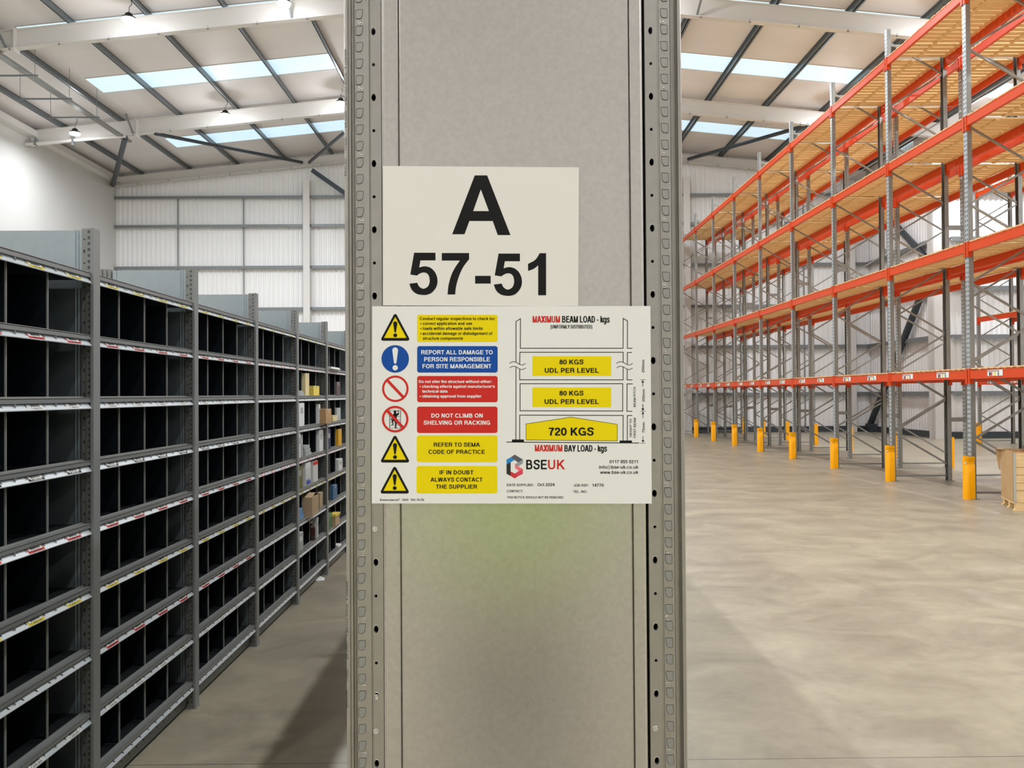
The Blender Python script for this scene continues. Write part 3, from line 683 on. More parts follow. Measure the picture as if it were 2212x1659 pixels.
# things on the shelves of the far bays: (bay, level, compartment, offset, width, height, depth, out, colour, kind, label)
def cpos(n, c): return YL0+BP*n-BP+c*(BP-PW)/4
def C(name, rgb, r=.6): return mat(name, rgb, r)
CREAM = C('cream_card', (232, 214, 160)); LEMON = C('yellow_card', (240, 214, 96)); WPAP = C('white_paper', (232, 232, 230)); NVY = C('navy_card', (44, 48, 96))
OLIVE = C('olive_card', (120, 118, 60)); BLU = C('blue_card', (60, 92, 190)); GRN = C('green_card', (60, 120, 70)); AMB = C('amber_card', (226, 170, 40)); MAR = C('dark_maroon_plastic', (66, 30, 28), .3)
BEI = C('beige_carton', (196, 168, 132)); LGR = C('light_grey_paper', (176, 182, 180)); PUR = C('brown_purple_card', (92, 76, 78)); LBL = C('light_blue_card', (120, 165, 205)); SBL = C('steel_blue_card', (62, 110, 150))
ITEMS = [
 (4,2,1,.02,.13,.195,.3,0,CREAM,'box','tall cream box under the second shelf of the fifth bay'),
 (4,2,1,.16,.05,.19,.3,-.02,NVY,'folder','dark folder beside the tall cream box in the fifth bay'),
 (4,2,2,.015,.215,.088,.25,.01,LEMON,'box','small yellow box sitting alone on the third shelf of the fifth bay'),
 (4,2,0,.05,.2,.045,.2,0,LGR,'packet','flat pale packet left of the tall cream box'),
 (5,1,0,.1,.4,.022,.25,.03,WPAP,'paper','white papers lying on the second shelf of the farthest bay'),
 (5,2,2,.03,.2,.14,.3,-.02,PUR,'box','dull brown box on the third shelf of the farthest bay'),
 (4,3,0,.06,.18,.2,.3,0,WPAP,'folder','tall white folder on the fourth shelf of the fifth bay'),
 (4,3,3,.02,.235,.135,.28,.055,CARD,'carton','brown carton sticking out into the aisle from the fifth bay'),
 (4,3,3,.01,.045,.18,.25,0,WPAP,'folder','white folder squeezed behind the protruding brown carton'),
 (5,3,1,.03,.2,.06,.2,0,CREAM,'box','small cream box on the fourth shelf of the farthest bay'),
 (5,3,2,.04,.2,.13,.3,-.02,LGR,'box','grey box beside the small cream box in the farthest bay'),
 (4,4,0,.05,.06,.21,.3,0,WPAP,'folder','thin white folder, first on the fifth shelf of the fifth bay'),
 (4,4,0,.17,.05,.19,.3,-.01,LGR,'folder','grey folder, second on the fifth shelf of the fifth bay'),
 (4,4,1,.02,.2,.09,.25,0,LGR,'packet','low pile of pale packets on the fifth shelf of the fifth bay'),
 (4,4,3,.02,.15,.2,.3,0,WPAP,'folder','wide white folder at the right end of the fifth bay, fifth shelf'),
 (5,4,0,.04,.14,.19,.3,0,NVY,'folder','navy folder on the fifth shelf of the farthest bay'),
 (5,4,2,.03,.16,.17,.3,0,AMB,'box','amber yellow box on the fifth shelf of the farthest bay'),
 (4,5,0,.02,.19,.19,.3,-.01,OLIVE,'folder','olive green folder on the sixth shelf of the fifth bay'),
 (4,5,1,.02,.18,.2,.3,0,WPAP,'book','white book with a blue splash at its foot in the fifth bay'),
 (4,5,2,.03,.18,.19,.3,0,WPAP,'folder','white folder with a dark red top in the fifth bay'),
 (5,5,2,.03,.2,.12,.3,0,WPAP,'folder','short white folders on the sixth shelf of the farthest bay'),
 (4,6,0,.02,.2,.09,.3,0,LBL,'packet','low light blue packet on the seventh shelf of the fifth bay'),
 (4,6,1,.02,.24,.165,.3,.05,BEI,'carton','beige carton with its flaps up on the seventh shelf of the fifth bay'),
 (4,6,3,.02,.12,.14,.3,0,BEI,'carton','narrow beige carton at the right end of the seventh shelf'),
 (5,6,1,.02,.2,.14,.3,0,SBL,'box','steel blue box on the seventh shelf of the farthest bay'),
 (4,7,0,.02,.17,.15,.3,0,LGR,'folder','grey green folder low in the fifth bay'),
 (4,7,2,.06,.09,.17,.09,0,MAR,'bottle','dark maroon bottle low in the fifth bay'),
 (4,7,2,.19,.03,.19,.25,0,WPAP,'folder','thin white folder right of the dark maroon bottle'),
 (5,7,0,.04,.17,.15,.3,0,GRN,'box','green box on the eighth shelf of the farthest bay'),
 (5,7,1,.03,.2,.11,.3,.02,BEI,'box','brown box with a bright yellow lid in the farthest bay'),
 (5,8,2,.03,.14,.02,.2,0,WPAP,'paper','crumpled white paper on the bottom shelf of the farthest bay'),
]
for (n, k, c, off, w, h, d, out, m, kind, lab) in ITEMS:
    y = cpos(n, c)+off; z = LZ(k)+FLOOR+.0005; x = XL+out-.004*(out <= 0.02)
    mb = MB(); o = None
    if kind == 'bottle':
        r = w/2; mb.lathe((0,0,0), [(0,0),(r,0),(r,h*.6),(r*.85,h*.72),(r*.35,h*.8),(r*.35,h*.9)], m, 14); o = put('bottle', mb, None, (x-r, y+r, z), True)
        cp = MB(); cp.lathe((0,0,0), [(r*.42,h*.88),(r*.42,h),(0,h)], WHITEPR, 12); put('cap', cp, o)
    elif kind in ('box', 'carton'):
        mb.box(-d, 0, 0, w, 0, h, m); o = put(kind, mb, None, (x, y, z))
        lid = MB()
        if 'lid' in lab: lid.box(-d-.004, .006, -.004, w+.004, h-.02, h+.004, LEMON); put('lid', lid, o)
        elif 'flaps' in lab:
            for a in ((-d, 0, h, -d-.0, w/2, h+.04),):
                lid.faces([(0, 0, h), (0, w/2, h+.03), (-d, w/2, h+.03), (-d, 0, h), (0, w, h)], [(0, 1, 2, 3), (1, 4, 3, 2)], m)
            put('flap', lid, o)
        else:
            lid.box(-d, .0012, w*.42, w*.58, h, h+.0012, LGR); lid.box(0, .0012, w*.42, w*.58, h*.75, h, LGR); put('tape', lid, o)
    elif kind in ('folder', 'book'):
        mb.box(-d, -.004, 0, w, 0, h, m); mb.box(-.004, 0, .002, w-.002, .002, h-.002, m); mb.box(-d+.01, -.006, .004, w-.004, h-.006, h+.0005, WPAP)
        o = put(kind, mb, None, (x, y, z)); lid = MB()
        if 'blue' in lab:
            lid.faces([(.001, .01, .01), (.001, w-.01, .01), (.001, w-.02, .05), (.001, w*.6, .035), (.001, w*.5, .07), (.001, w*.35, .04), (.001, .02, .06)], [(0, 1, 2, 3, 4, 5, 6)], BLU)
            put('cover_print', lid, o)
        elif 'dark red' in lab: lid.box(-.002, .001, .002, w-.002, h-.035, h-.002, REDP); put('spine_band', lid, o)
        else: lid.box(0, .001, w*.25, w*.75, h*.55, h*.8, LGR if m is not LGR else WPAP); put('spine_label', lid, o)
    else:
        for j in range(3): mb.box(-d+.01*j, -.006*j, .006*(j % 2), w-.004*j, h*j/3, h*(j+.9)/3, m)
        o = put('paper_stack' if kind == 'paper' else 'packet', mb, None, (x, y, z))
    tag(o, lab, kind, None)
mb = MB(); q = atY(690, 1253, 7.0); q = q*(FLOOR/q.z)
mb.faces([(-.04, -.05, .002), (.05, -.03, .002), (.04, .05, .006), (0, .03, .03), (-.05, .04, .003)], [(0, 1, 3), (1, 2, 3), (3, 2, 4), (0, 3, 4)], WPAP)
tag(put('paper_scrap', mb, None, (q.x, q.y, FLOOR)), 'scrap of white paper lying on the aisle floor by the left shelving', 'paper')

# ------------------------------------------------------------------ the galvanised end of shelving row A in the centre
YE = 1.217
def ex(px): return atY(px, 180, YE).x
def ez(py): return atY(1106, py, YE).z
ROWL = YE+BP*7
T = thing('shelving_run', 'galvanised end of the centre shelving run carrying the A 57-51 sign', 'shelving', (0, YE, FLOOR))
H0, H1 = 0.0, TH+.02
def pz(z): return z-FLOOR
def grooved(loops_px):
    return [(ex(p), y) for p, y in loops_px]
def perforated(mb, x0, x1, holes, y, m, z0=0.0, z1=H1):
    """front sheet from x0 to x1 with real holes: holes = (cx, cz, rx, rz, kind) sorted in z"""
    zs = sorted(holes, key=lambda h: h[1]); cuts = [z0]+[(a[1]+b[1])/2 for a, b in zip(zs, zs[1:])]+[z1]
    for (cx, cz, rx, rz, kind), a, b in zip(zs, cuts, cuts[1:]):
        ang = sorted([2*pi*i/24 for i in range(24)]+[math.atan2(q, p) % (2*pi) for p in (x0-cx, x1-cx) for q in (a-cz, b-cz)])
        n = len(ang); O, I, J, K = [], [], [], []
        for t in ang:
            c, s = cos(t), sin(t)
            k = min([(x1-cx)/c if c > 1e-9 else 1e9, (x0-cx)/c if c < -1e-9 else 1e9, (b-cz)/s if s > 1e-9 else 1e9, (a-cz)/s if s < -1e-9 else 1e9])
            O.append((cx+k*c, y, cz+k*s))
            tab = kind.startswith('slot')
            if tab:
                mx_ = 1 if kind == 'slotL' else -1; PG = [(mx_*px*rx, pz_*rz) for px, pz_ in TABSHAPE]; q = 1e9
                for u, v in zip(PG, PG[1:]+PG[:1]):      # ray against the tab outline
                    dx, dz = v[0]-u[0], v[1]-u[1]; det = dx*s-dz*c
                    if abs(det) > 1e-12:
                        tt = (u[1]*dx-u[0]*dz)/det*1.0; w_ = (u[1]*c-u[0]*s)/det
                        if -1e-6 <= w_ <= 1+1e-6 and tt > 0: q = min(q, tt)
            else: q = (abs(c/rx)**2+abs(s/rz)**2)**-.5
            hx, hz = q*c, q*s
            if tab:                                      # pressed tab: groove round it, lower lip standing proud
                I.append((cx+hx*1.05, y, cz+hz*1.05)); J.append((cx+hx, y+.0012, cz+hz)); K.append((cx+hx*.93, y-.0006+(hz*.93)*.07, cz+hz*.93))
            else:
                I.append((cx+hx*1.1, y, cz+hz*1.1)); J.append((cx+hx, y-.0004, cz+hz)); K.append((cx+hx*.9, y+.0035, cz+hz*.9))
        mb.faces(O+I+J+K, [(r*n+i, r*n+(i+1) % n, (r+1)*n+(i+1) % n, (r+1)*n+i) for r in range(3) for i in range(n)], m)
        if tab: mb.faces(K, [tuple(range(n))], TABM)
def zrange(py0, step):
    z = pz(ez(py0)); out = []
    while z > .02: z -= step
    z += step
    while z < H1-.012: out.append(z); z += step
    return out
TABSHAPE = [(-1, .9), (-.88, 1), (.9, 1.06), (1.02, .95), (.86, -.1), (.7, -.6), (.45, -.92), (.2, -1.0), (-.8, -1), (-1, -.85)]
SLZ = zrange(30.0, .0251)
HBZ = zrange(67, .1004); HSZ = zrange(138.5, .1004)
def corner_post(side):
    L = side < 0
    if L:
        outer = [(741, .06), (741, .009), (742.5, .005), (746, .004), (750, .004), (751.5, .007), (756, .007), (757.5, .011), (762, .012), (764, .010), (765.5, .003), (767, 0)]
        sl, mid, hl, cx, hx = (767, 797), [(797, 0), (798, .0018), (800, .0018), (801, 0)], (801, 823), 776.8, 807
    else:
        outer = [(1447, 0), (1450, .005), (1452, .011), (1461, .012), (1463, .006), (1465, .003), (1467, .003), (1468.5, .007), (1472, .007), (1474, .01), (1475.5, .012), (1475.5, .06)]
        sl, mid, hl, cx, hx = (1425, 1447), [(1419, 0), (1420, .0018), (1423, .0018), (1425, 0)], (1393, 1419), 1434.6, 1406
    mb = MB()
    mb.extrude(grooved(outer), 0, H1, GALV2); mb.extrude(grooved(mid), 0, H1, GALV2)
    perforated(mb, ex(sl[0]), ex(sl[1]), [(ex(cx), z, .0055, .0071, 'slotL' if L else 'slotR') for z in SLZ], 0, GALV2)
    perforated(mb, ex(hl[0]), ex(hl[1]), [(ex(hx), z, .0034, .0056, 'open') for z in HBZ]+[(ex(hx), z, .0022, .0023, 'open') for z in HSZ], 0, GALV2)
    e = hl[1] if L else hl[0]
    mb.extrude([(ex(e), 0), (ex(e), .03)], 0, H1, GALV2)
    # dark sheet behind the open holes and the side of the post
    o = put('corner_post', mb, T)
    rv = [z for z in zrange(48.5, .1004)]
    for i, z in enumerate(rv):
        r = link('rivet', RIV, o, (ex(779.6 if L else 1432.5), 0, z))
    return o
mb = MB(); R_ = .0044; n = 14; P = []
for r, y in ((R_, .0002), (R_*.93, -.0006), (R_*.74, -.0008), (R_*.64, -.0001), (R_*.46, .0), (R_*.34, -.0006), (.00001, -.0007)): P += [(r*cos(2*pi*i/n), y, r*sin(2*pi*i/n)) for i in range(n)]
mb.faces(P, [(k*n+i, k*n+(i+1) % n, (k+1)*n+(i+1) % n, (k+1)*n+i) for k in range(6) for i in range(n)], GALV2); RIV = mb.mesh('rivet', True); mb.mats = [ZINC]; BOLT = mb.mesh('bolt', True)
cpl, cpr = corner_post(-1), corner_post(1)
mb = MB()
mb.extrude(grooved([(823, .012), (823.5, .001), (824.5, .0), (826, .0004), (828, .0024), (830, .003), (856.5, .003), (858, .0012), (859.2, .0014), (860.5, .0095), (861.5, .0095), (862.5, .0035), (864, .003), (1355, .003), (1356.5, .0014), (1358, .0095), (1359.2, .0095), (1360.5, .0012), (1362, .0028), (1383, .0028), (1385.5, .0012), (1387, .001), (1388, .003), (1388.5, .02)]), .02, H1-.01, GALV)
put('end_panel', mb, T)
mb = MB(); mb.box(ex(1386), ex(1396), .018, .019, 0, H1, DARKHOLE); mb.box(ex(742), ex(824), .055, .056, 0, H1, NAVY); mb.box(ex(1392), ex(1475), .055, .056, 0, H1, NAVY); put('dark_backing', mb, T)  # dark sheets stand in for shade in the gap and behind the holes
for (px, py) in ((812, 1580), (810, 1143), (1416, 1574), (812, 1506)):
    q = atY(px, py, YE); link('bolt', BOLT, T, (q.x, -.0004 if py not in (1506,) else .001, q.z-FLOOR))
# dot-matrix print down the left edge
for OFF in (0, -1152):
  mb = MB()
  for s, ya, yb in (('44404601 4', 1256, 1298), ('H1200 ST01ZE S', 1308, 1377), ('2300 H5', 1390, 1426), ('350611', 1446, 1474), ('09/10/24', 1493, 1531)):
    def fn(u, v):                                           # text runs down the post
        q = atY(748.6-v if OFF == 0 else 745.5-v, u+OFF, YE); return (q.x, .0036, q.z-FLOOR)
    add_text(mb, s, ya, yb, 2.4, 4.6, fn, BLACKP, (70, 60))
  put('dot_print', mb, cpl)
# rest of the run behind: posts, shelves, backs (seven bays)
WDT = ex(1475)-ex(741); xa, xb = ex(741), ex(1475)
for i in range(1, 8):
    for x in (xa, xb-.05):
        mb = MB(); mb.box(x, x+.05, BP*i-PW, BP*i, 0, TH, POST); put('upright', mb, T)
    mb = MB(); mb.box(xa+.05, xb-.05, BP*i-.03, BP*i-.028, 0, TH-.005, GALVS); put('side_panel', mb, T)
    for k in range(9):
        mb = MB(); z = LZ(k); mb.box(xa+.005, xb-.005, BP*(i-1)+.035, BP*i-PW-.002, z-.03, z, RAIL); put('shelf', mb, T)
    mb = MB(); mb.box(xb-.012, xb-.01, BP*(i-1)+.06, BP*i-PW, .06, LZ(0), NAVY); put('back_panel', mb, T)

# ------------------------------------------------------------------ the two signs
YS = YE-.0035
class Sign:
    def __init__(s, name, label, cat, corners, board, th=.002):
        s.o = thing(name, label, cat, atY(*corners[3], YS)); s.base = s.o.location.copy()
        F_ = [s.pt(x, y, 0) for x, y in corners]; B_ = [(p[0], p[1]+th, p[2]) for p in F_]
        mb = MB(); mb.faces(F_+B_, [(0, 1, 2, 3), (7, 6, 5, 4), (0, 4, 5, 1), (1, 5, 6, 2), (2, 6, 7, 3), (3, 7, 4, 0)], board); put('board', mb, s.o)
    def pt(s, px, py, lvl): q = atY(px, py, YS-.00012*lvl); return (q.x-s.base.x, q.y-s.base.y, q.z-s.base.z)
    def fn(s, lvl, f=None):
        f = f or (lambda x, y: (x, y))
        return lambda x, y: s.pt(*f(x, y), lvl)
def fA(x, y): return (790+x/6.9125, 650+y/6.9125)
def fB(x, y): return (1090+x/6.506, 650+y/6.506)
def fC(x, y): return (790+x/6.9125, 870+y/6.9125)
def fD(x, y): return (1090+x/6.506, 870+y/6.506)
def fG(x, y): return (820+x/5.027, 350+y/5.027)
def fH(x, y): return (800+x/20.11, 870+y/20.11)

S1 = Sign('aisle_sign', 'cream white plate with large black letter A above 57-51', 'sign', [(827, 358.5), (1250.5, 361.5), (1249, 661.5), (827, 659.5)], SIGNA)
def glyph(loops):
    mb = MB(); add_shape(mb, loops, S1.fn(1, fG), BLACKP); put('lettering', mb, S1.o)
glyph([[(1033, 145), (1168, 145), (1421, 793), (1283, 793), (1228, 640), (975, 640), (922, 784), (788, 784)], [(1099, 297), (1187, 533), (1016, 533)]])
def five(dx, dy):
    a = [(375, 985), (607, 985), (607, 1068), (443, 1068)]+catmull([(430, 1145), (490, 1132), (556, 1150), (607, 1205), (629, 1283), (615, 1358), (567, 1418), (518, 1440), (470, 1444), (400, 1430), (348, 1385), (323, 1321)])
    b = catmull([(409, 1311), (430, 1352), (475, 1376), (520, 1355), (539, 1320), (544, 1285), (535, 1237), (512, 1208), (478, 1199), (440, 1209), (405, 1233)])
    return [[(x+dx, y+dy) for x, y in a+b+[(333, 1221)]]]
glyph(five(0, 0)); glyph(five(917, 9))
glyph([[(675, 988), (972, 988), (972, 1055)]+catmull([(972, 1055), (905, 1145), (855, 1260), (829, 1360), (821, 1438)])[1:]+catmull([(738, 1438), (748, 1340), (778, 1230), (820, 1145), (872, 1070)])+[(675, 1070)]])
glyph([[(1037, 1236), (1206, 1236), (1206, 1320), (1037, 1320)]])
glyph([[(1738, 990), (1808, 990), (1808, 1447), (1722, 1447), (1722, 1122)]+catmull([(1722, 1122), (1672, 1160), (1612, 1183)])[1:]+catmull([(1612, 1105), (1690, 1062), (1738, 990)])[:-1]])

S2 = Sign('load_notice', 'white load notice with yellow, blue and red panels and racking diagram', 'sign', [(804, 661.5), (1405, 661), (1408, 1088), (803, 1087.5)], SIGNW)
def rrect(x0, y0, x1, y1, r, n=6):
    P = []
    for cx, cy_, a in ((x1-r, y0+r, -pi/2), (x1-r, y1-r, 0), (x0+r, y1-r, pi/2), (x0+r, y0+r, pi)):
        P += [(cx+r*cos(a+pi/2*i/n), cy_+r*sin(a+pi/2*i/n)) for i in range(n+1)]
    return P
def panel(f, box, m, tm, lines, cap, bullets=()):
    mb = MB(); add_shape(mb, [rrect(*box, 34)], S2.fn(1, f), m); p = put('message_panel', mb, S2.o)
    mb = MB()
    for s, x0, x1, b in lines: add_text(mb, s, x0, x1, b, cap, S2.fn(2, f), tm, (160, 132))
    for x, y in bullets: add_shape(mb, [[(x+9*cos(2*pi*i/10), y+9*sin(2*pi*i/10)) for i in range(10)]], S2.fn(2, f), tm)
    put('lettering', mb, p)
panel(fA, (768, 208, 1970, 612), YELP, BLACKP, [('Conduct regular inspections to check for:', 805, 1937, 286), ('correct application and use', 852, 1592, 358), ('loads within allowable safe limits', 852, 1747, 432), ('accidental damage or dislodgement of', 850, 1890, 507), ('structure components', 852, 1452, 580)], 44, [(824, 342), (824, 414), (824, 489)])
panel(fA, (768, 675, 1970, 1070), BLUEP, WHITEPR, [('REPORT ALL DAMAGE TO', 828, 1897, 798), ('PERSON RESPONSIBLE', 873, 1855, 903), ('FOR SITE MANAGEMENT', 848, 1877, 1006)], 63)
panel(fA, (768, 1121, 1970, 1513), REDP, WHITEPR, [('Do not alter the structure without either:', 795, 1882, 1225), ("checking effects against manufacturer's", 843, 1928, 1298), ('technical data', 843, 1222, 1370), ('obtaining approval from supplier', 843, 1728, 1443)], 42, [(814, 1280), (814, 1426)])
panel(fC, (766, 57, 1968, 452), REDP, WHITEPR, [('DO NOT CLIMB ON', 980, 1747, 222), ('SHELVING OR RACKING', 863, 1857, 328)], 61)
panel(fC, (762, 487, 1968, 886), YELP, BLACKP, [('REFER TO SEMA', 1015, 1705, 656), ('CODE OF PRACTICE', 938, 1778, 763)], 61)
panel(fC, (759, 945, 1965, 1352), YELP, BLACKP, [('IF IN DOUBT', 1103, 1608, 1070), ('ALWAYS CONTACT', 967, 1745, 1178), ('THE SUPPLIER', 1048, 1662, 1283)], 61)
def exclaim(mb, f, cx, y0, y1, yd, r, lvl, m):
    k = r/29
    L = [(cx+31*k*cos(pi+pi*i/10), y0+31*k+31*k*sin(pi+pi*i/10)) for i in range(11)]+[(cx+13*k, y1-8), (cx+8*k, y1), (cx-8*k, y1), (cx-13*k, y1-8)]
    add_shape(mb, [L], S2.fn(lvl, f), m)
    add_shape(mb, [[(cx+r*cos(2*pi*i/20), yd+r*sin(2*pi*i/20)) for i in range(20)]], S2.fn(lvl, f), m)
def rtri(pts, r):
    """rounded triangle outline"""
    out = []
    for i in range(3):
        p, a, b = Vector(pts[i]), Vector(pts[i-1]), Vector(pts[(i+1) % 3]); u, v = (a-p).normalized(), (b-p).normalized()
        c = p+(u+v).normalized()*(r/sin(u.angle(v)/2)); h = r/math.tan(u.angle(v)/2); s, e = p+u*h, p+v*h
        a0 = math.atan2(s.y-c.y, s.x-c.x); a1 = math.atan2(e.y-c.y, e.x-c.x); d = (a1-a0+pi) % (2*pi)-pi
        out += [(c.x+r*cos(a0+d*k/6), c.y+r*sin(a0+d*k/6)) for k in range(7)]
    return out
def warn(f, cx, top):
    mb = MB(); add_shape(mb, [rtri([(cx, top-25), (cx-228, top+405), (cx+228, top+405)], 27)], S2.fn(1, f), BLACKP); o = put('warning_triangle', mb, S2.o)
    mb = MB(); add_shape(mb, [[(cx, top+50), (cx-168, top+363), (cx+168, top+363)]], S2.fn(2, f), YELP)
    exclaim(mb, f, cx, top+115, top+280, top+323, 29, 3, BLACKP); put('exclamation_mark', mb, o)
warn(fA, 441, 190); warn(fC, 437, 488); warn(fC, 433, 951)
def circ(cx, cy_, r, n=48): return [(cx+r*cos(2*pi*i/n), cy_+r*sin(2*pi*i/n)) for i in range(n)]
mb = MB(); add_shape(mb, [circ(440, 866, 205)], S2.fn(1, fA), BLUEP); o = put('mandatory_symbol', mb, S2.o)
mb = MB(); exclaim(mb, fA, 440, 694, 936, 998, 40, 2, WHITEPR); put('exclamation_mark', mb, o)
def prohibit(f, cx, cy_, climber):
    mb = MB(); lvl = 4 if climber else 1
    n = 48; P = [S2.pt(*f(cx+r*cos(2*pi*i/n), cy_+r*sin(2*pi*i/n)), lvl) for r in (198, 166) for i in range(n)]
    mb.faces(P, [(i, (i+1) % n, n+(i+1) % n, n+i) for i in range(n)], REDP)
    a = .7; q = (cos(pi/4+.03), sin(pi/4+.03)); nn = (-q[1], q[0]); w = 21
    mb.faces([S2.pt(*f(cx+q[0]*s*172+nn[0]*t*w, cy_+q[1]*s*172+nn[1]*t*w), lvl+1) for s, t in ((-1, -1), (1, -1), (1, 1), (-1, 1))], [(0, 1, 2, 3)], REDP)
    o = put('prohibition_symbol', mb, S2.o)
    if climber:
        mb = MB(); S = S2.fn(1, fH)
        def R4(x0, y0, x1, y1): add_shape(mb, [[(x0, y0), (x1, y0), (x1, y1), (x0, y1)]], S, GREYP)
        R4(820, 330, 862, 1115); R4(1290, 330, 1330, 1115)
        for y in (330, 590, 722, 845, 980, 1095): R4(862, y, 1290, y+18)
        K = S2.fn(2, fH)
        add_shape(mb, [[(1070+62*cos(2*pi*i/18), 400+72*sin(2*pi*i/18)) for i in range(18)]], K, BLACKP)
        add_shape(mb, [[(1035, 450), (1110, 455), (1185, 475), (1165, 560), (1145, 640), (1145, 760), (1150, 830), (1060, 800), (1020, 700), (1005, 600), (985, 510)]], K, BLACKP)
        add_shape(mb, [[(1150, 470), (1205, 450), (1205, 400), (1165, 345), (1185, 328), (1232, 335), (1228, 400), (1250, 480), (1215, 540), (1160, 560)]], K, BLACKP)
        add_shape(mb, [[(985, 510), (1005, 620), (960, 670), (925, 735), (875, 725), (915, 675), (940, 610), (955, 560)]], K, BLACKP)
        add_shape(mb, [[(1000, 690), (1090, 740), (1075, 800), (985, 800), (985, 850), (1010, 960), (905, 965), (915, 945), (960, 930), (945, 860), (915, 790), (940, 730)]], K, BLACKP)
        add_shape(mb, [[(1050, 780), (1150, 800), (1150, 900), (1115, 1060), (1165, 1085), (1160, 1103), (1055, 1103), (1075, 980), (1070, 880)]], K, BLACKP)
        put('climber_pictogram', mb, o)
prohibit(fA, 442, 1312, False); prohibit(fC, 439, 244, True)

def stroke(mb, f, pts, w, m=BLACKP, lvl=1, closed=False):
    P = [Vector(p) for p in pts]; n = len(P); off = []
    for i in range(n):
        a = P[i-1] if (i or closed) else None; b = P[(i+1) % n] if (i < n-1 or closed) else None
        d0 = (P[i]-a).normalized() if a is not None else None; d1 = (b-P[i]).normalized() if b is not None else None
        if d0 is None: d0 = d1
        if d1 is None: d1 = d0
        n0, n1 = Vector((-d0.y, d0.x)), Vector((-d1.y, d1.x)); t = (n0+n1).normalized(); off.append(t*(w/2/max(.3, t.dot(n0))))
    L = [P[i]+off[i] for i in range(n)]+[P[i]-off[i] for i in range(n)]
    k = n if closed else n-1
    mb.faces([S2.pt(*f(p.x, p.y), lvl) for p in L], [(i, (i+1) % n, n+(i+1) % n, n+i) for i in range(k)], m)
def fE(x, y): return fB(x, y)            # diagram in the fB frame; fD rows are 1431 lower
D = 1431.3
mb = MB(); w = 10.5
stroke(mb, fE, [(158, 520+D), (160, 922)], w); stroke(mb, fE, [(160, 858), (160, 288), (222, 250), (221, 665), (1665, 665), (1667, 245), (1727, 282), (1726, 665), (1795, 665)], w)
stroke(mb, fE, [(213, 890), (215, 722), (1667, 722), (1666, 862)], w); stroke(mb, fE, [(213, 960), (213, 1108), (1666, 1110), (1666, 925)], w)
stroke(mb, fE, [(1790, 725), (1726, 725), (1725, 888)], w); stroke(mb, fE, [(1724, 958), (1721, 1109), (1797, 1110)], w)
stroke(mb, fE, [(217, 1163), (1660, 1163), (1660, 1547), (217, 1543)], w, closed=True); stroke(mb, fE, [(1800, 1166), (1721, 1166), (1719, 1551), (1795, 1551)], w)
stroke(mb, fE, [(213, 520+D), (213, 174+D), (1666, 178+D), (1665, 532+D)], w); stroke(mb, fE, [(1795, 179+D), (1726, 179+D), (1724, 532+D)], w)
stroke(mb, fE, [(25, 552+D), (1890, 566+D)], 11)
for x0, y0, x1, y1 in ((103, 516, 272, 556), (1617, 530, 1790, 566)): add_shape(mb, [[(x0, y0+D), (x1, y0+D), (x1, y1+D), (x0, y1+D)]], S2.fn(1, fE), BLACKP)
for x0 in (68, 1571):
    for y in (878, 942):
        stroke(mb, fE, catmull([(x0, y), (x0+45, y-23), (x0+95, y-15), (x0+140, y+12), (x0+185, y+21), (x0+229, y)], 4), 8)
put('racking_outline', mb, S2.o)
mb = MB()
def arrow(x, y0, y1, bar=None):            # stem from y0 to the tip at y1
    s = 1 if y1 > y0 else -1
    stroke(mb, fE, [(x, y0), (x, y1-s*30)], 8); add_shape(mb, [[(x-20, y1-s*36), (x+20, y1-s*36), (x, y1-s*2)]], S2.fn(1, fE), BLACKP)
for a in ((1942, 1205, 1112), (1942, 1452, 1548), (1944, 20+D, 116+D), (1944, 218+D, 122+D), (1945, 468+D, 562+D)): arrow(*a)
for y in (1108, 119+D, 568+D): stroke(mb, fE, [(1908, y), (1978, y)], 6)
def vtext(s, x0, x1, ytop, ybot, up_cap=None):  # reads upwards, baseline at x1
    add_text(mb, s, 0, ybot-ytop, 0, x1-x0, S2.fn(1, lambda u, v: fE(x1+v, ybot-u)), BLACKP, .018)
vtext('250mm', 1928, 1965, 828, 1005); vtext('250mm', 1934, 1970, 1242, 1418); vtext('75mm', 1934, 1970, 273+D, 420+D)
vtext('BEAM PITCH', 1811, 1843, 1210, 1490); vtext('HEIGHT TO', 1756, 1788, 228+D, 478+D); vtext('FIRST BEAM', 1813, 1845, 212+D, 493+D)
put('dimension_marks', mb, S2.o)
def loadbox(loop, texts, cap, outline=False):
    mb = MB(); add_shape(mb, [loop], S2.fn(1, fE), YELP)
    if outline: stroke(mb, fE, loop, 6, lvl=2, closed=True)
    o = put('load_panel', mb, S2.o); mb = MB()
    for s, x0, x1, b in texts: add_text(mb, s, x0, x1, b, cap, S2.fn(3, fE), BLACKP, (160, 132))
    put('lettering', mb, o)
loadbox([(390, 777), (1498, 777), (1497, 1053), (390, 1052)], [('80 KGS', 769, 1110, 891), ('UDL PER LEVEL', 564, 1325, 1009)], 66)
loadbox([(390, 1217), (1497, 1217), (1497, 1494), (390, 1490)], [('80 KGS', 769, 1110, 1329), ('UDL PER LEVEL', 562, 1325, 1448)], 66)
loadbox([(302, 297+D), (935, 202+D), (1583, 303+D), (1583, 535+D), (302, 523+D)], [('720 KGS', 622, 1255, 461+D)], 113, True)
def textobj(name, items, f):
    mb = MB()
    for s, x0, x1, b, cap, m, bo in items: add_text(mb, s, x0, x1, b, cap, S2.fn(1, f), m, bo)
    put(name, mb, S2.o)
textobj('lettering', [('MAXIMUM', 393, 780, 304, 92, REDP, (205, 125)), ('BEAM LOAD - kgs', 808, 1478, 304, 92, BLACKP, (205, 125)), ('(UNIFORMLY DISTRIBUTED)', 646, 1232, 388, 50, BLACKP, (190, 115))], fB)
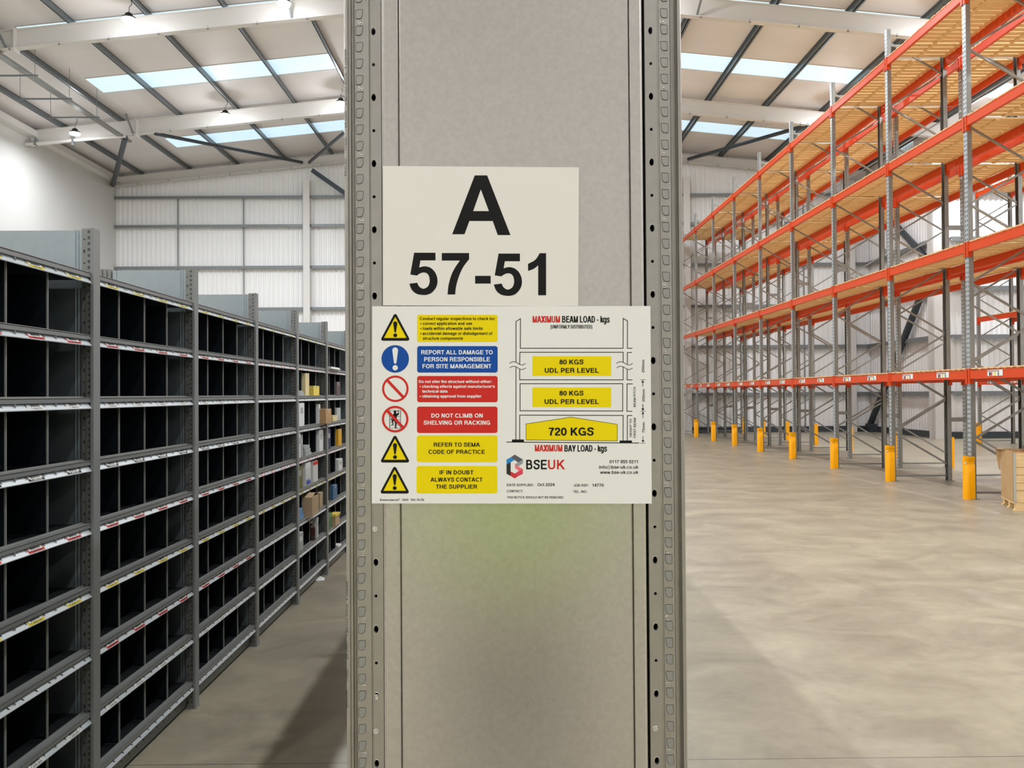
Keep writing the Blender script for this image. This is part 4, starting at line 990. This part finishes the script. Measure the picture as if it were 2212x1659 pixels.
textobj('lettering', [('MAXIMUM', 425, 812, 684, 92, REDP, (205, 125)), ('BAY LOAD - kgs', 840, 1440, 687, 92, BLACKP, (205, 125))], fD)
textobj('lettering', [('BSE', 303, 594, 936, 134, BLACKP, (160, 125)), ('UK', 610, 850, 936, 134, REDP, (140, 120))], fD)
textobj('lettering', [('0117 955 5211', 1475, 1873, 850, 45, BLACKP, .018), ('info@bse-uk.co.uk', 1328, 1880, 926, 45, BLACKP, .018), ('www.bse-uk.co.uk', 1342, 1880, 999, 45, BLACKP, .018)], fD)
textobj('lettering', [('DATE SUPPLIED:', 32, 408, 1172, 34, BLACKP, .02), ('Oct 2024', 462, 703, 1172, 43, BLACKP, .018), ('CONTACT:', 32, 260, 1259, 34, BLACKP, .02), ('JOB REF:', 967, 1183, 1178, 35, BLACKP, .02),
    ('14770', 1232, 1392, 1180, 43, BLACKP, .018), ('TEL. NO:', 963, 1158, 1266, 34, BLACKP, .02), ('THIS NOTICE SHOULD NOT BE REMOVED', 33, 825, 1345, 32, BLACKP, .02)], fD)
textobj('lettering', [('Beaverswood\u00ae', 213, 510, 1465, 31, BLACKP, .018), ('2024', 545, 637, 1464, 31, BLACKP, .018), ('Ref. BLS6', 675, 872, 1463, 31, BLACKP, .018)], fC)
mb = MB()
for rgb, nm, loop in (((88, 90, 96), 'logo_slate', [(142, 728), (257, 797), (190, 840), (88, 765)]), ((150, 156, 158), 'logo_grey', [(257, 797), (257, 852), (190, 893), (145, 862), (190, 840)]),
    ((20, 134, 205), 'logo_blue', [(88, 765), (140, 802), (85, 838), (27, 864), (27, 798)]), ((34, 32, 30), 'logo_black', [(27, 864), (85, 836), (85, 1028), (27, 998)]),
    ((206, 44, 50), 'logo_red', [(85, 965), (142, 995), (190, 1032), (142, 1064), (85, 1028)]), ((222, 62, 84), 'logo_crimson', [(257, 932), (257, 1000), (190, 1032), (142, 995), (200, 960)]),
    ((242, 118, 128), 'logo_pink', [(145, 862), (200, 898), (257, 932), (200, 960), (145, 915)])):
    add_shape(mb, [loop], S2.fn(1, fD), mat(nm, rgb, .45))
put('logo', mb, S2.o)

# ------------------------------------------------------------------ the photographer, seen only as a soft reflection in the end panel
SKIN = mat('skin', (206, 160, 132), .55); TROUS = mat('dark_trousers', (20, 22, 30), .8); SHIRT = mat('dark_shirt', (48, 52, 62), .8); VEST = mat('hi_vis_yellow_green', (188, 240, 56), .7); TAPE = mat('reflective_tape', (190, 192, 190), .3, .5); HAIR = mat('brown_hair', (62, 44, 32), .8)
def skin_obj(name, joints, edges, m, parent, root=0, sub=2):
    me = bpy.data.meshes.new(name); me.from_pydata([j[:3] for j in joints], edges, []); me.materials.append(m)
    o = link(name, me, parent); s = o.modifiers.new('skin', 'SKIN'); s.use_smooth_shade = True
    for i, j in enumerate(joints):
        r = j[3] if isinstance(j[3], tuple) else (j[3], j[3]); me.skin_vertices[0].data[i].radius = r; me.skin_vertices[0].data[i].use_root = i == root
    if sub: d = o.modifiers.new('sub', 'SUBSURF'); d.levels = d.render_levels = sub
    return o
PP = thing('person', 'person in yellow-green hi-vis jacket and dark trousers, mirrored softly in the end panel', 'person', (.02, -.34, FLOOR))
body = [(0,0,.95,(.15,.1)), (0,0,1.12,(.145,.1)), (0,0,1.3,(.165,.11)), (0,0,1.44,(.13,.09)), (0,.0,1.53,.055), (0,.015,1.6,.06), (0,.02,1.68,(.078,.09)), (0,.015,1.76,(.07,.085)),
    (-.19,0,1.43,.06), (-.3,.06,1.2,.048), (-.13,.22,1.48,.034), (-.08,.27,1.56,.028), (.19,0,1.43,.06), (.3,.06,1.2,.048), (.13,.22,1.48,.034), (.08,.27,1.56,.028),
    (-.1,0,.88,.095), (-.13,.01,.5,.06), (-.14,-.02,.12,.042), (-.15,.1,.05,.04), (.1,0,.88,.095), (.13,.01,.5,.06), (.14,-.02,.12,.042), (.15,.1,.05,.04)]
ed = [(0,1),(1,2),(2,3),(3,4),(4,5),(5,6),(6,7),(3,8),(8,9),(9,10),(10,11),(3,12),(12,13),(13,14),(14,15),(0,16),(16,17),(17,18),(18,19),(0,20),(20,21),(21,22),(22,23)]
skin_obj('body', body, ed, SKIN, PP)
skin_obj('trousers', [(0,0,.96,(.2,.13)), (-.1,0,.86,.13), (-.13,.01,.5,.082), (-.14,-.02,.1,.07), (.1,0,.86,.13), (.13,.01,.5,.082), (.14,-.02,.1,.07)], [(0,1),(1,2),(2,3),(0,4),(4,5),(5,6)], TROUS, PP)
skin_obj('hi_vis_sleeves', [(0,0,1.08,(.16,.11)), (0,0,1.3,(.175,.12)), (0,0,1.45,(.14,.1)), (-.2,0,1.43,.08), (-.3,.06,1.2,.075), (-.16,.18,1.4,.055), (.2,0,1.43,.08), (.3,.06,1.2,.075), (.16,.18,1.4,.055)], [(0,1),(1,2),(2,3),(3,4),(4,5),(2,6),(6,7),(7,8)], VEST, PP)
vest = skin_obj('hi_vis_vest', [(0,0,1.04,(.2,.145)), (0,0,1.14,(.19,.14)), (0,0,1.3,(.205,.14)), (0,0,1.43,(.18,.12)), (-.17,0,1.46,.085), (.17,0,1.46,.085)], [(0,1),(1,2),(2,3),(3,4),(3,5)], VEST, PP)
for z in (1.02, 1.16):
    mb = MB(); n = 28; mb.faces([((.2)*cos(2*pi*i/n), (.145)*sin(2*pi*i/n), z+dz) for dz in (-.025, .025) for i in range(n)], [(i, (i+1) % n, n+(i+1) % n, n+i) for i in range(n)], TAPE); put('reflective_band', mb, vest, smooth=True)
mb = MB(); mb.lathe((0, .005, 1.7), [(.085, -.02), (.092, .03), (.085, .08), (.06, .115), (.0, .13)], HAIR, 18); put('hair', mb, PP, smooth=True)
mb = MB(); mb.lathe((0, .0, 0), [(.0, .02), (.008, .01), (.012, -.01), (.0, -.02)], SKIN, 8)
for x in (-.03, .03): mb.tube((x, .108, 1.695), (x, .112, 1.695), .009, BLACKP, 8)
mb.tube((-.02, .108, 1.625), (.02, .108, 1.625), .004, REDP, 6); mb.bar((0, .1, 1.69), (0, .125, 1.655), .02, .02, SKIN)
for x in (-.085, .085): mb.tube((x-.004, .01, 1.68), (x+.004, .01, 1.68), .026, SKIN, 10)
put('face', mb, PP, smooth=False)
for sx in (-1, 1):
    J = [(sx*.08, .27, 1.56, .024), (sx*.07, .295, 1.6, (.03, .018))]; E_ = [(0, 1)]
    for k, (dx, L) in enumerate(((-.024, .052), (-.008, .062), (.008, .058), (.023, .045))):
        b = len(J); x = sx*.07+dx
        J += [(x, .305, 1.63, .0085), (x-sx*.012, .315, 1.63+L*.5, .008), (x-sx*.03, .3, 1.63+L*.75, .007)]; E_ += [(1, b), (b, b+1), (b+1, b+2)]
    b = len(J); J += [(sx*.05, .29, 1.595, .011), (sx*.03, .285, 1.625, .009)]; E_ += [(1, b), (b, b+1)]
    skin_obj('hand', J, E_, SKIN, PP, 0, 1)
mb = MB(); mb.box(-.078, .078, -.03, -.022, -.05, .03, BLACKP)
tag(put('phone', mb), 'dark phone held up by the person taking the picture', 'phone')
